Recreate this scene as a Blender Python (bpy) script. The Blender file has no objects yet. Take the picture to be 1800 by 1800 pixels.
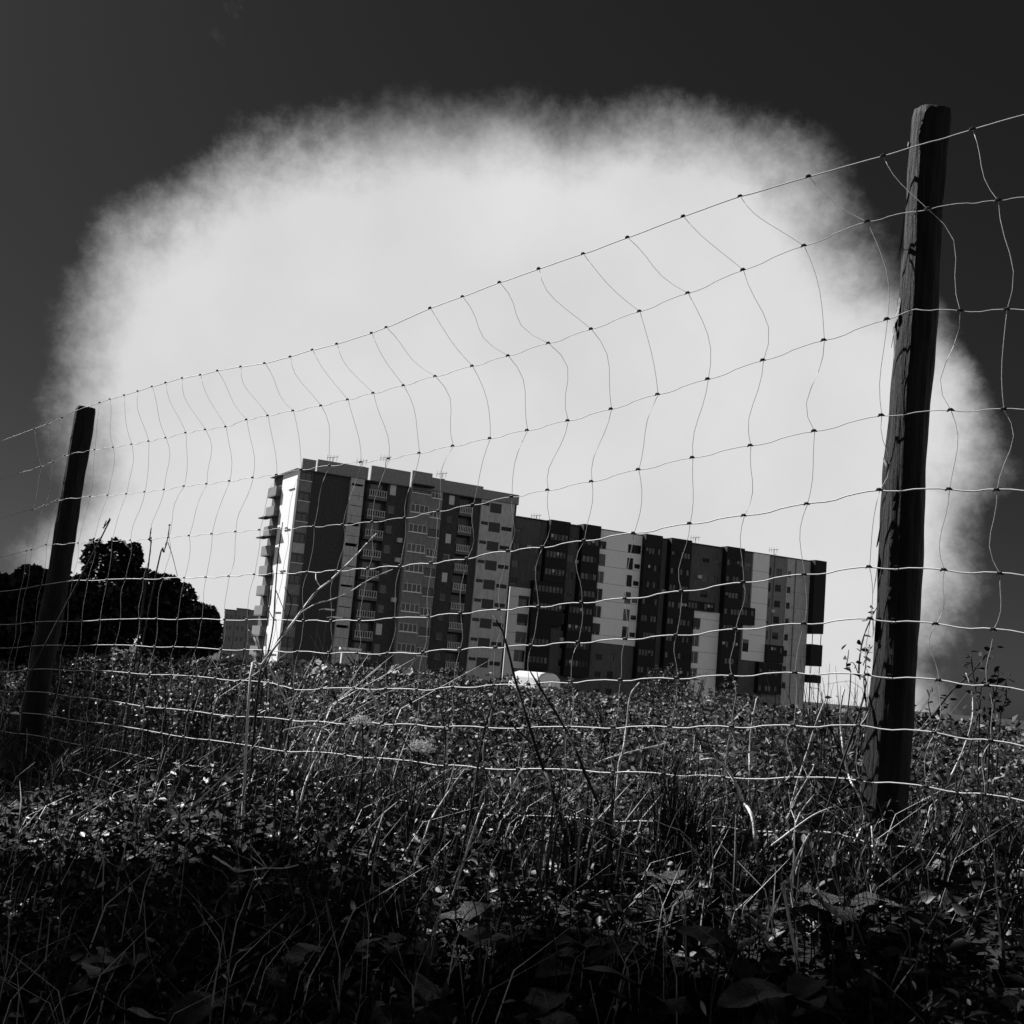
import bpy, math, random
import numpy as np
from mathutils import Vector, Matrix
random.seed(4); rng = np.random.default_rng(7)
S = bpy.context.scene
COL = S.collection
R = math.radians

# ------------------------------------------------------------------ camera
FPX, PITCH, ROLL = 2045.0, R(7.9), R(5.0)
CAM = np.array([0, 0, 1.2])
_f = np.array([0, math.cos(PITCH), math.sin(PITCH)]); _r0 = np.array([1.0, 0, 0]); _u0 = np.cross(_r0, _f)
_r = _r0 * math.cos(ROLL) + _u0 * math.sin(ROLL); _u = _u0 * math.cos(ROLL) - _r0 * math.sin(ROLL)
cd = bpy.data.cameras.new('camera'); cam = bpy.data.objects.new('camera', cd); COL.objects.link(cam)
cd.sensor_width = 36; cd.lens = 36 * FPX / 1800; cd.clip_start = 0.05; cd.clip_end = 6000
cam.matrix_world = Matrix(((_r[0], _u[0], -_f[0], CAM[0]), (_r[1], _u[1], -_f[1], CAM[1]), (_r[2], _u[2], -_f[2], CAM[2]), (0, 0, 0, 1)))
S.camera = cam

def ray(px, py):
    return _f + (px - 900) / FPX * _r + (900 - py) / FPX * _u
def at(px, py, Y):                      # the point of the place that the photograph shows there, Y metres ahead
    d = ray(px, py); return CAM + d * (Y / d[1])

# ------------------------------------------------------------------ light
SUN_AZ, SUN_EL = 37.0, 40.0             # to the left and SUN_AZ degrees beyond it
sdir = Vector((-math.cos(R(SUN_AZ)) * math.cos(R(SUN_EL)), math.sin(R(SUN_AZ)) * math.cos(R(SUN_EL)), math.sin(R(SUN_EL))))
sl = bpy.data.lights.new('sun', 'SUN'); sl.energy = 5.0; sl.angle = R(0.5); sl.color = (1, 1, 1)
so = bpy.data.objects.new('sun', sl); COL.objects.link(so); so.rotation_euler = sdir.to_track_quat('Z', 'Y').to_euler()
S.view_settings.view_transform = 'Standard'; S.view_settings.look = 'None'
S.view_settings.exposure = 0.8; S.view_settings.gamma = 1

W = bpy.data.worlds.new('World'); S.world = W; W.use_nodes = True
nt = W.node_tree; N = nt.nodes; L = nt.links; N.clear()
def nd(t, **k):
    n = N.new(t)
    for a, b in k.items(): setattr(n, a, b)
    return n
out = nd('ShaderNodeOutputWorld'); bg = nd('ShaderNodeBackground'); bg.inputs[1].default_value = 0.1
sky = nd('ShaderNodeTexSky', sky_type='NISHITA'); sky.sun_disc = False; sky.sun_elevation = R(SUN_EL)
sky.sun_rotation = math.atan2(sdir.x, sdir.y); sky.air_density = 1.0; sky.dust_density = 0.6
sep = nd('ShaderNodeSeparateColor'); L.new(sky.outputs[0], sep.inputs[0])
clear = nd('ShaderNodeMath', operation='MULTIPLY'); L.new(sep.outputs[0], clear.inputs[0]); clear.inputs[1].default_value = 0.055
tc = nd('ShaderNodeTexCoord')
n1 = nd('ShaderNodeTexNoise'); n1.inputs['Scale'].default_value = 6.5; n1.inputs['Detail'].default_value = 12; n1.inputs['Roughness'].default_value = 0.68
L.new(tc.outputs['Generated'], n1.inputs['Vector'])
# added clouds, bright mid-view with dark surround, unseen ones lighting the facades: azimuth (0 = ahead, + right), elevation, angular radius
banks = [(-.5, 4, 18.5), (-9.4, 12.2, 12), (-1.5, 13.5, 12.5), (5.8, 14.6, 12), (11, 11.5, 10), (10.6, 7.5, 10), (-11.3, 2, 10), (11.8, -2, 8.6),
         (47, 6, 15), (56, 14, 13), (92, 9, 17), (104, 16, 14), (143, 7, 17), (152, 17, 15), (192, 10, 19), (203, 21, 14), (243, 6, 16), (252, 15, 14), (296, 8, 17), (306, 16, 13)]
acc = None
for az, el, rad in banks:
    c = (math.sin(R(az)) * math.cos(R(el)), math.cos(R(az)) * math.cos(R(el)), math.sin(R(el)))
    dt = nd('ShaderNodeVectorMath', operation='DOT_PRODUCT'); L.new(tc.outputs['Generated'], dt.inputs[0]); dt.inputs[1].default_value = c
    ac = nd('ShaderNodeMath', operation='ARCCOSINE'); L.new(dt.outputs['Value'], ac.inputs[0])
    mr = nd('ShaderNodeMapRange'); L.new(ac.outputs[0], mr.inputs[0])
    mr.inputs['From Min'].default_value = R(rad * 0.6); mr.inputs['From Max'].default_value = R(rad * 1.25)
    mr.inputs['To Min'].default_value = 1; mr.inputs['To Max'].default_value = 0
    if acc is None: acc = mr.outputs[0]
    else:
        mx = nd('ShaderNodeMath', operation='MAXIMUM'); L.new(acc, mx.inputs[0]); L.new(mr.outputs[0], mx.inputs[1]); acc = mx.outputs[0]
ns = nd('ShaderNodeMath', operation='MULTIPLY_ADD'); L.new(n1.outputs['Fac'], ns.inputs[0]); ns.inputs[1].default_value = 0.85; ns.inputs[2].default_value = -0.425
n3 = nd('ShaderNodeTexNoise'); n3.inputs['Scale'].default_value = 4.2; n3.inputs['Detail'].default_value = 2; L.new(tc.outputs['Generated'], n3.inputs['Vector'])
am = nd('ShaderNodeMapRange'); L.new(n3.outputs['Fac'], am.inputs[0]); am.inputs['From Min'].default_value = .35; am.inputs['From Max'].default_value = .65
am.inputs['To Min'].default_value = .8; am.inputs['To Max'].default_value = 1.35
nm = nd('ShaderNodeMath', operation='MULTIPLY'); L.new(ns.outputs[0], nm.inputs[0]); L.new(am.outputs[0], nm.inputs[1])
ad = nd('ShaderNodeMath', operation='ADD'); L.new(acc, ad.inputs[0]); L.new(nm.outputs[0], ad.inputs[1])
cm = nd('ShaderNodeMapRange', interpolation_type='SMOOTHSTEP'); L.new(ad.outputs[0], cm.inputs[0])
cm.inputs['From Min'].default_value = 0.12; cm.inputs['From Max'].default_value = 0.72
n2 = nd('ShaderNodeTexNoise'); n2.inputs['Scale'].default_value = 7; n2.inputs['Detail'].default_value = 8
L.new(tc.outputs['Generated'], n2.inputs['Vector'])
cv = nd('ShaderNodeMapRange'); L.new(n2.outputs['Fac'], cv.inputs[0]); cv.inputs['To Min'].default_value = 3.8; cv.inputs['To Max'].default_value = 4.3
cv.inputs['From Min'].default_value = 0.3; cv.inputs['From Max'].default_value = 0.7
mixc = nd('ShaderNodeMix', data_type='FLOAT'); L.new(cm.outputs[0], mixc.inputs[0]); L.new(clear.outputs[0], mixc.inputs[2]); L.new(cv.outputs[0], mixc.inputs[3])
L.new(mixc.outputs[0], bg.inputs[0]); L.new(bg.outputs[0], out.inputs[0])

# ------------------------------------------------------------------ materials (the film is black and white)
def mat(name, lo, hi=None, rough=0.8, scale=30, bump=0.0, spec=0.3, detail=6, metal=0.0, island=False, transl=0.0, stretch=None):
    m = bpy.data.materials.new(name); m.use_nodes = True; t = m.node_tree; b = t.nodes['Principled BSDF']
    b.inputs['Roughness'].default_value = rough; b.inputs['Specular IOR Level'].default_value = spec; b.inputs['Metallic'].default_value = metal
    hi = lo if hi is None else hi
    if island:
        g = t.nodes.new('ShaderNodeNewGeometry'); pw = t.nodes.new('ShaderNodeMath'); pw.operation = 'POWER'; pw.inputs[1].default_value = 2.6
        t.links.new(g.outputs['Random Per Island'], pw.inputs[0]); src = pw.outputs[0]
    else:
        tx = t.nodes.new('ShaderNodeTexCoord'); nz = t.nodes.new('ShaderNodeTexNoise')
        nz.inputs['Scale'].default_value = scale; nz.inputs['Detail'].default_value = detail; nz.inputs['Roughness'].default_value = 0.65
        if stretch:
            mp = t.nodes.new('ShaderNodeMapping'); mp.inputs['Scale'].default_value = stretch
            t.links.new(tx.outputs['Object'], mp.inputs[0]); t.links.new(mp.outputs[0], nz.inputs['Vector'])
        else: t.links.new(tx.outputs['Object'], nz.inputs['Vector'])
        src = nz.outputs['Fac']
    mr = t.nodes.new('ShaderNodeMapRange'); t.links.new(src, mr.inputs[0])
    mr.inputs['From Min'].default_value = 0 if island else 0.3; mr.inputs['From Max'].default_value = 1 if island else 0.7
    mr.inputs['To Min'].default_value = lo; mr.inputs['To Max'].default_value = hi
    t.links.new(mr.outputs[0], b.inputs['Base Color'])
    if bump and not island:
        bp = t.nodes.new('ShaderNodeBump'); bp.inputs['Strength'].default_value = bump; bp.inputs['Distance'].default_value = 0.02
        t.links.new(src, bp.inputs['Height']); t.links.new(bp.outputs[0], b.inputs['Normal'])
    if transl:
        tr = t.nodes.new('ShaderNodeBsdfTranslucent'); t.links.new(mr.outputs[0], tr.inputs[0])
        mx = t.nodes.new('ShaderNodeMixShader'); mx.inputs[0].default_value = transl
        o = t.nodes['Material Output']; t.links.new(b.outputs[0], mx.inputs[1]); t.links.new(tr.outputs[0], mx.inputs[2]); t.links.new(mx.outputs[0], o.inputs[0])
    return m
M = dict(
    soil=mat('soil', .006, .02, 1, 4, .6), leaf=mat('weed_leaf', .006, .24, .55, island=True, transl=.16, spec=.28),
    tree=mat('tree_leaf', .006, .022, .6, island=True, transl=.1), broad=mat('broad_leaf', .006, .03, .42, 14, .8, .4),
    leaf2=mat('dark_weed_leaf', .005, .09, .55, island=True, transl=.1, spec=.28), leaf3=mat('sunlit_pale_weed_leaf', .02, .4, .6, island=True, transl=.2, spec=.2),
    cover=mat('ground_cover_leaf', .004, .028, .5, island=True, transl=.05, spec=.3),
    grass=mat('grass_blade', .006, .032, .5, island=True, transl=.2), straw=mat('dry_straw', .3, .6, .7, island=True),
    stalk=mat('pale_stalk', .5, .78, .7, 90, .3), darkstem=mat('dark_stem', .012, .03, .8, 80, .3),
    dry=mat('dry_leaf', .45, .8, .7, 70, .5), bark=mat('tree_bark', .02, .06, .95, 12, .6),
    wood=mat('creosoted_wood', .002, .02, .7, 9, 1.0, .25, stretch=(9, 9, .7)), flake=mat('peeling_bark', .06, .3, .85, 30, .8),
    wire=mat('galvanised_wire', .5, .72, .5, 60, 0, .4), knot=mat('wire_knot', .02, .05, .6, 60),
    white=mat('white_render', .8, .9, .9, 3.2, .3, stretch=(1, 1, .22)), pale=mat('pale_render', .34, .56, .9, 3.5, .3, stretch=(1, 1, .25)), lightgrey=mat('light_grey_panel', .15, .28, .9, 3.5, .3, stretch=(1, 1, .3)),
    grey=mat('grey_render', .07, .13, .9, 2.6, .3, stretch=(1, 1, .2)), brick=mat('dark_brick', .03, .075, .9, 6, .4, stretch=(1, 1, .5)), dark=mat('dark_cladding_and_shade', .006, .014, .7, 3),
    mid=mat('grey_spandrel', .09, .17, .9, 4, .3), frame=mat('white_frame', .75, .8, .5, 3), shutter=mat('dark_shutter', .05, .075, .8, 4),
    wshut=mat('white_shutter', .5, .65, .7, 4), dshut=mat('dim_shutter', .12, .2, .7, 4), parapet=mat('parapet_metal', .17, .32, .8, 5, .2, stretch=(1, 1, .4)),
    glass=mat('window_glass', .008, .02, .12, 1, 0, .5), curtain=mat('curtained_glass', .04, .13, .3, 2, 0, .5),
    car=mat('white_paint', .75, .8, .3, 3, 0, .5), tyre=mat('rubber', .02, .03, .9), metal=mat('grey_metal', .05, .08, .6), hill=mat('far_hill', .02, .05, 1, .05),
)

# ------------------------------------------------------------------ builders
def thing(name, label, cat, loc=(0, 0, 0), rotz=0.0, group=None):
    o = bpy.data.objects.new(name, None); COL.objects.link(o); o.location = [float(c) for c in loc]; o.rotation_euler = (0, 0, rotz)
    o.empty_display_size = 0.2; tag(o, label, cat, group); return o
def tag(o, label, cat, group=None):
    o['label'] = label; o['category'] = cat
    if group: o['group'] = group
    return o
def link(name, me, parent=None, loc=None, kind=None):
    o = bpy.data.objects.new(name, me); COL.objects.link(o)
    if parent is not None: o.parent = parent
    if loc is not None: o.location = [float(c) for c in loc]
    if kind: o['kind'] = kind
    return o
class MB:
    def __init__(s): s.v = []; s.f = []
    def box(s, x0, x1, y0, y1, z0, z1):
        b = len(s.v)
        s.v += [(x0, y0, z0), (x1, y0, z0), (x1, y1, z0), (x0, y1, z0), (x0, y0, z1), (x1, y0, z1), (x1, y1, z1), (x0, y1, z1)]
        s.f += [(b, b+3, b+2, b+1), (b+4, b+5, b+6, b+7), (b, b+1, b+5, b+4), (b+1, b+2, b+6, b+5), (b+2, b+3, b+7, b+6), (b+3, b, b+4, b+7)]; return s
    def poly(s, pts):
        b = len(s.v); s.v += [tuple(p) for p in pts]; s.f.append(tuple(range(b, b + len(pts)))); return s
    def tube(s, pts, r, n=5, caps=True):
        P = [np.array(p, float) for p in pts]; k = len(P)
        rr = [r] * k if not hasattr(r, '__len__') else list(r)
        b = len(s.v); ref = np.array([.31, .17, .93])
        for i in range(k):
            d = P[min(i + 1, k - 1)] - P[max(i - 1, 0)]; d /= (np.linalg.norm(d) + 1e-9)
            a = np.cross(d, ref if abs(d @ ref) < .9 else np.array([1., 0, 0])); a /= np.linalg.norm(a); c = np.cross(d, a)
            for j in range(n):
                t = 2 * math.pi * j / n; s.v.append(tuple(P[i] + rr[i] * (math.cos(t) * a + math.sin(t) * c)))
        for i in range(k - 1):
            for j in range(n):
                s.f.append((b + i*n + j, b + i*n + (j+1) % n, b + (i+1)*n + (j+1) % n, b + (i+1)*n + j))
        if caps: s.f.append(tuple(b + j for j in range(n))[::-1]); s.f.append(tuple(b + (k-1)*n + j for j in range(n)))
        return s
    def mesh(s, name, m, smooth=False):
        me = bpy.data.meshes.new(name); me.from_pydata(s.v, [], s.f); me.materials.append(M[m])
        if smooth: me.polygons.foreach_set('use_smooth', [True] * len(me.polygons))
        return me
    def build(s, name, m, parent=None, loc=None, kind=None, smooth=False):
        return link(name, s.mesh(name, m, smooth), parent, loc, kind)
def fastmesh(name, V, Q, m):
    me = bpy.data.meshes.new(name); k = Q.shape[1]
    me.vertices.add(len(V)); me.vertices.foreach_set('co', np.ascontiguousarray(V, dtype=np.float32).ravel())
    me.loops.add(Q.size); me.loops.foreach_set('vertex_index', Q.astype(np.int32).ravel())
    me.polygons.add(len(Q)); me.polygons.foreach_set('loop_start', np.arange(0, Q.size, k, dtype=np.int32))
    try: me.polygons.foreach_set('loop_total', np.full(len(Q), k, dtype=np.int32))
    except Exception: pass
    me.materials.append(M[m]); me.update(calc_edges=True); return me
def smooth(pts, n=4):
    P = [np.array(p, float) for p in pts]; o = []
    for i in range(len(P) - 1):
        a, b, c, d = P[max(i - 1, 0)], P[i], P[i + 1], P[min(i + 2, len(P) - 1)]
        for j in range(n):
            t = j / n; o.append(.5 * (2*b + (c - a)*t + (2*a - 5*b + 4*c - d)*t*t + (3*b - a - 3*c + d)*t**3))
    return o + [P[-1]]
def leaves(C, size, up=0.35, aspect=0.42):      # rhombic leaf faces spread through a volume
    n = len(C); size = np.broadcast_to(size, n)[:, None]
    d = rng.normal(size=(n, 3)); d[:, 2] = d[:, 2] * .6 + up; d /= np.linalg.norm(d, axis=1)[:, None]
    e = rng.normal(size=(n, 3)); e -= d * (e * d).sum(1)[:, None]; e /= np.linalg.norm(e, axis=1)[:, None]
    nn = np.cross(d, e)
    a = C - d * size * .5; b = C + d * size * .5; mid = C + nn * size * .12 - d * size * .08
    V = np.stack([a, mid + e * size * aspect * .5, b, mid - e * size * aspect * .5], 1).reshape(-1, 3)
    return V, np.arange(4 * n).reshape(n, 4)
def leaves6(C, size, up=0.35, aspect=0.42):     # pointed leaf folded along its rib
    n = len(C); size = np.broadcast_to(size, n)[:, None]
    d = rng.normal(size=(n, 3)); d[:, 2] = d[:, 2] * .5 + up; d /= np.linalg.norm(d, axis=1)[:, None]
    e = rng.normal(size=(n, 3)); e -= d * (e * d).sum(1)[:, None]; e /= np.linalg.norm(e, axis=1)[:, None]
    nn = np.cross(d, e); nn = np.where(nn[:, 2:] < 0, -nn, nn); f = rng.uniform(.05, .3, (n, 1)); asp = aspect * rng.uniform(.6, 1.25, (n, 1)); c = rng.uniform(-.1, .25, (n, 1))
    a = C - d * size * .5; b = C + d * size * .5 - nn * size * c
    def q(t, s): return C + d * size * (t - .5) + e * size * asp * .5 * s + nn * size * (f * abs(s) * asp - c * t * t)
    V = np.stack([a, q(.3, .85), q(.62, .8), b, q(.62, -.8), q(.3, -.85)], 1).reshape(-1, 3)
    i = np.arange(n)[:, None] * 6
    return V, np.concatenate([i + np.array([0, 1, 2, 3]), i + np.array([0, 3, 4, 5])])
def blades(B, h, w, lean=0.35, curl=0.4):       # tapering bent grass blades, two quads each
    n = len(B); h = np.broadcast_to(h, n)[:, None]; az = rng.uniform(0, 2 * np.pi, n)
    o = np.stack([np.cos(az), np.sin(az), np.zeros(n)], 1); sd = np.stack([-np.sin(az), np.cos(az), np.zeros(n)], 1)
    ln = rng.normal(lean, .2, n)[:, None]; up = np.array([0, 0, 1.])
    m_ = B + up * h * .55 + o * h * ln * .4; t = B + up * h * (1 - .25 * np.abs(ln)) + o * h * (ln + curl * ln)
    w = np.broadcast_to(w, n)[:, None]
    V = np.stack([B - sd * w, B + sd * w, m_ + sd * w * .8, m_ - sd * w * .8, t + sd * w * .15, t - sd * w * .15], 1).reshape(-1, 3)
    i = np.arange(n)[:, None] * 6
    return V, np.concatenate([i + np.array([0, 1, 2, 3]), i + np.array([3, 2, 4, 5])])
def join(*VQ):
    Vs, Qs, b = [], [], 0
    for V, Q in VQ: Vs.append(V); Qs.append(Q + b); b += len(V)
    return np.concatenate(Vs), np.concatenate(Qs)

# ------------------------------------------------------------------ terrain
P1, P2 = at(1600, 860, 3.7), at(125, 860, 8.2)
fd = np.array([P2[0] - P1[0], P2[1] - P1[1], 0]); FL = np.linalg.norm(fd); fd /= FL
fn = np.array([fd[1], -fd[0], 0]);  fn = fn if fn[1] < 0 else -fn          # towards the camera
def ground(x, y):
    x = np.asarray(x, float); y = np.asarray(y, float)
    s = -((x - P1[0]) * fn[0] + (y - P1[1]) * fn[1])                       # beyond the fence: positive
    gf = np.clip(.70 - .085 * (1.35 - x), .15, .85)
    near = gf * np.clip((s + 3.2) / 3.2, 0, 1) ** 1.3
    far = .12 + (gf - .12) * np.exp(-np.clip(s, 0, None) / 1.6)
    g = np.where(s < 0, near, far)
    g = g + .05 * np.sin(x * 1.7 + y * .6) * np.cos(y * 1.1 - x * .4) + .03 * np.sin(x * 4.1) * np.sin(y * 3.7)
    return g - np.clip(y - 38, 0, 130) * .034
def uneven(a, b, n, p): t = np.linspace(-1, 1, n); return (a + b) / 2 + (b - a) / 2 * np.sign(t) * np.abs(t) ** p
xs = uneven(-2500, 2500, 141, 4.2); ys = np.concatenate([np.linspace(-30, -3, 12), np.linspace(-2, 14, 70), np.geomspace(14.5, 3500, 60)])
X, Y = np.meshgrid(xs, ys); V = np.stack([X, Y, ground(X, Y)], -1).reshape(-1, 3)
ii = (np.arange(len(ys) - 1)[:, None] * len(xs) + np.arange(len(xs) - 1)).ravel()
gr = link('ground', fastmesh('ground', V, np.stack([ii, ii + 1, ii + 1 + len(xs), ii + len(xs)], 1), 'soil'), kind='structure')
gr.data.polygons.foreach_set('use_smooth', [True] * len(gr.data.polygons))

# ------------------------------------------------------------------ facades
def wall(mb, u0, u1, v0, v1, w, dep, holes, back=1.4):
    us = sorted({u0, u1, *[h[0] for h in holes], *[h[1] for h in holes]}); vs = sorted({v0, v1, *[h[2] for h in holes], *[h[3] for h in holes]})
    us = [q for q in us if u0 <= q <= u1]; vs = [q for q in vs if v0 <= q <= v1]; y = -w
    for a, b in zip(us, us[1:]):
        for c, d in zip(vs, vs[1:]):
            mu, mv = (a + b) / 2, (c + d) / 2
            if not any(h[0] < mu < h[1] and h[2] < mv < h[3] for h in holes): mb.poly([(a, y, c), (b, y, c), (b, y, d), (a, y, d)])
    for a, b, c, d in holes:
        z = y + dep
        mb.poly([(a, y, c), (a, y, d), (a, z, d), (a, z, c)]); mb.poly([(b, y, d), (b, y, c), (b, z, c), (b, z, d)])
        mb.poly([(a, y, c), (a, z, c), (b, z, c), (b, y, c)]); mb.poly([(a, y, d), (b, y, d), (b, z, d), (a, z, d)])
    mb.poly([(u0, y, v0), (u0, y, v1), (u0, back, v1), (u0, back, v0)]); mb.poly([(u1, y, v1), (u1, y, v0), (u1, back, v0), (u1, back, v1)])
    mb.poly([(u0, y, v1), (u1, y, v1), (u1, back, v1), (u0, back, v1)]); mb.poly([(u0, y, v0), (u0, back, v0), (u1, back, v0), (u1, y, v0)])
_wc = {}
def window(root, u0, u1, v0, v1, w, mull=1, fm='frame', gm='glass', fw=.07, rec=.16, name='window', sill=None):
    W_, H_ = u1 - u0, v1 - v0; key = (round(W_, 2), round(H_, 2), mull, fm, gm, fw)
    if key not in _wc:
        f = MB(); t = .05
        f.box(0, W_, -t, 0, 0, fw).box(0, W_, -t, 0, H_ - fw, H_).box(0, fw, -t, 0, fw, H_ - fw).box(W_ - fw, W_, -t, 0, fw, H_ - fw)
        for i in range(mull):
            c = W_ * (i + 1) / (mull + 1); f.box(c - fw * .4, c + fw * .4, -t, 0, fw, H_ - fw)
        p = MB(); p.box(fw * .3, W_ - fw * .3, .004, .03, fw * .3, H_ - fw * .3)
        _wc[key] = (f.mesh('window', fm), p.mesh('pane', gm))
    f, p = _wc[key]; o = link(name, f, root, (u0, -w + rec, v0)); link('pane', p, o)
    if sill is not None:
        k = ('sill', round(W_, 2), sill)
        if k not in _wc: _wc[k] = MB().box(-.08, W_ + .08, -.32, -.02, -.11, -.003).mesh('sill', sill)
        link('sill', _wc[k], o)
    return o
_pc = {}
def plate(root, name, m, u0, u1, v0, v1, y0, y1, lab=None):
    k = (name, m, round(u1 - u0, 2), round(v1 - v0, 2), round(y1 - y0, 2))
    if k not in _pc: _pc[k] = MB().box(0, u1 - u0, 0, y1 - y0, 0, v1 - v0).mesh(name, m)
    o = link(name, _pc[k], root, (u0, y0, v0))
    if lab: o['label'] = lab
    return o
_rc = {}
def railing(root, u0, u1, v0, v1, w):
    k = (round(u1 - u0, 2), round(v1 - v0, 2))
    if k not in _rc:
        q = MB(); W_, H_ = u1 - u0, v1 - v0; q.box(0, W_, -.06, .04, H_ - .09, H_).box(0, W_, -.05, .03, 0, .12)
        n = 8
        for i in range(n): c = .12 + (W_ - .24) * i / (n - 1); q.box(c - .06, c + .06, -.04, .02, .12, H_ - .09)
        _rc[k] = q.mesh('balcony_railing', 'pale')
    link('balcony_railing', _rc[k], root, (u0, -w, v0))

BASE = -4.6; OFF = 1.2 - BASE
PT = 2.88
# ---- the nearer block
A0 = at(527.7, 831, 160)
nb = thing('apartment_block', 'nearer apartment block with dark brick front, slatted balconies and white sunlit end wall', 'apartment building', (A0[0], A0[1], BASE), R(28), 'tower blocks beyond the field')
def Z(v): return v + OFF
T = 25.55
core = MB().box(.05, 34.4, 1.41, 12, 0, Z(T) - .05); core.build('dark_core', 'dark', nb)  # near-black filling, so open slots look unlit inside
def strip(nm, m, u0, u1, w, holes, dep=.35):
    mb = MB(); wall(mb, u0, u1, 0, Z(T), w, dep, holes); return mb.build(nm, m, nb)
KS = range(9)
h = []
for k in KS:
    s = Z(24.15 - PT * k); h.append((.15, 1.73, s, s + 1.15))
    window(nb, .15, 1.73, s, s + 1.15, .04, 1, 'shutter', 'glass', sill='frame' if k in (0, 1, 2, 4, 6) else 'mid')
    plate(nb, 'spandrel', 'pale' if k in (3,) else 'lightgrey', .08, 1.76, s - 1.55, s - .14, -.09, -.042)
strip('corner_wall', 'mid', .02, 1.83, .04, h)
strip('brick_wall', 'brick', 1.83, 7.4, .0, [])
h = []
for k in KS:
    s = Z(24.42 - PT * k + .05); t = [.32, .10, .42, .45, .14, .30, .12, .40, .12][k]
    h.append((7.52, 9.33, s, s + t)); h.append((7.41, 9.44, s - 1.42, s - 1.36))
strip('light_wall', 'pale', 7.4, 9.45, .45, h, .7)
strip('recessed_wall', 'dark', 9.45, 10.3, -.6, [])  # shadow of the narrow gap put into the near-black wall colour
def balcony_bay(u0, u1, top, a, b):
    h = []
    for k in KS:
        s = Z(top + .12 - PT * k); h.append((a, b, s, s + 1.05)); window(nb, a, b, s, s + 1.05, -.75, 1, 'lightgrey', 'glass')
        railing(nb, u0 + .06, u1 - .06, Z(top - PT * k) - 1.0, Z(top - PT * k), .22)
        plate(nb, 'balcony_slab', 'mid', u0 + .02, u1 - .02, Z(top - PT * k) - 1.42, Z(top - PT * k) - 1.02, -.24, .74)
    strip('recessed_wall', 'brick', u0, u1, -.75, h)
balcony_bay(10.3, 13.2, 24.38, 10.85, 12.75)
h = []
kinds = ['w', 'f', 'g', 'f', 'd', 'f', 'h', 'w', 'd']
def small_windows(u0, u1, top, H, kinds, w):
    h = []
    for k in KS:
        s = Z(top - PT * k); kd = kinds[k]
        hh = H if kd in 'wd' else H * .72; s += 0 if kd in 'wd' else H * .15
        h.append((u0, u1, s, s + hh))
        window(nb, u0, u1, s, s + hh, w, 0, {'w': 'wshut', 'd': 'dshut', 'f': 'lightgrey', 'F': 'frame', 'g': 'mid', 'h': 'mid'}[kd], 'glass', sill='mid' if kd in 'fg' else None)
        if kd in 'wdh': plate(nb, 'roller_shutter', {'w': 'wshut', 'd': 'dshut', 'h': 'dshut'}[kd], u0 + .05, u1 - .05, s + (hh * .5 if kd == 'h' else .05), s + hh - .05, -w + .05, -w + .1)
    return h
strip('brick_wall', 'brick', 13.2, 16.5, .1, small_windows(13.55, 14.55, 24.02, 1.6, kinds, .1))
for k in (2, 3, 5):
    plate(nb, 'air_conditioner', 'pale', 15.35, 16.1, Z(21.1 - PT * k + 2), Z(21.75 - PT * k + 2), -.5, -.12)
h = []; h2 = []
for k in KS:
    s = Z(24.84 - PT * k); h.append((16.75, 19.62, s, min(s + 1.22, Z(T) - .2)))
    window(nb, 16.75, 19.62, s, h[-1][3], .9, 3 if k else 1, 'frame' if k else 'shutter', 'glass' if k % 3 else 'curtain', .085, sill='frame')
    s = Z(24.5 - PT * k); h2.append((19.92, 21.6, s, min(s + 1.2, Z(T) - .2)))
    op = k in (2, 4, 5, 7)
    window(nb, 19.92, 21.6, s, h2[-1][3], .7, 0 if op else 2, 'shutter' if op else 'frame', 'glass', .085, sill='frame')
strip('bay_wall', 'lightgrey', 16.5, 19.75, .9, h); strip('bay_wall', 'lightgrey', 19.75, 21.72, .7, h2)
plate(nb, 'awning', 'dark', 16.55, 19.7, Z(25.75), Z(26.0), -2.0, -.92)
strip('brick_wall', 'brick', 21.72, 24.8, .1, small_windows(23.05, 24.0, 24.0, 1.42, ['w', 'g', 'w', 'F', 'w', 'f', 'g', 'f', 'f'], .1))
balcony_bay(24.8, 27.15, 24.05, 25.1, 26.85)
strip('brick_wall', 'brick', 27.15, 28.35, .1, [])
h = []
for k in KS:
    s = Z(23.78 - 2.9 * k); h.append((29.82, 31.78, s, s + 1.45)); plate(nb, 'roller_shutter', 'shutter', 29.82, 31.78, s, s + 1.45, -.35, -.3)
    s = Z(24.66 - 2.9 * k); h.append((28.5, 29.72, s, s + .5)); window(nb, 28.5, 29.72, s, s + .5, .4, 1, 'mid', 'glass', .05)
    if k: s = Z(24.2 - 2.9 * k); h.append((32.0, 33.82, s, s + .62)); window(nb, 32.0, 33.82, s, s + .62, .4, 1, 'mid', 'glass', .05)
strip('light_wall', 'pale', 28.35, 34.0, .4, h)
strip('corner_wall', 'brick', 34.0, 34.48, .1, [])
for u0, u1, t in [(0.0, 1.93, 27.1), (2.18, 9.78, 27.32), (10.22, 16.3, 27.75), (16.6, 19.78, 28.05), (19.8, 21.76, 27.5), (21.78, 28.28, 27.42), (28.3, 34.5, 27.05)]:
    plate(nb, 'parapet_panel', 'parapet', u0, u1, Z(25.62), Z(t), -.62, -.35)
plate(nb, 'roof_slab', 'parapet', -.7, 34.6, Z(T), Z(T) + .06, -.5, 12.2)
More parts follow.
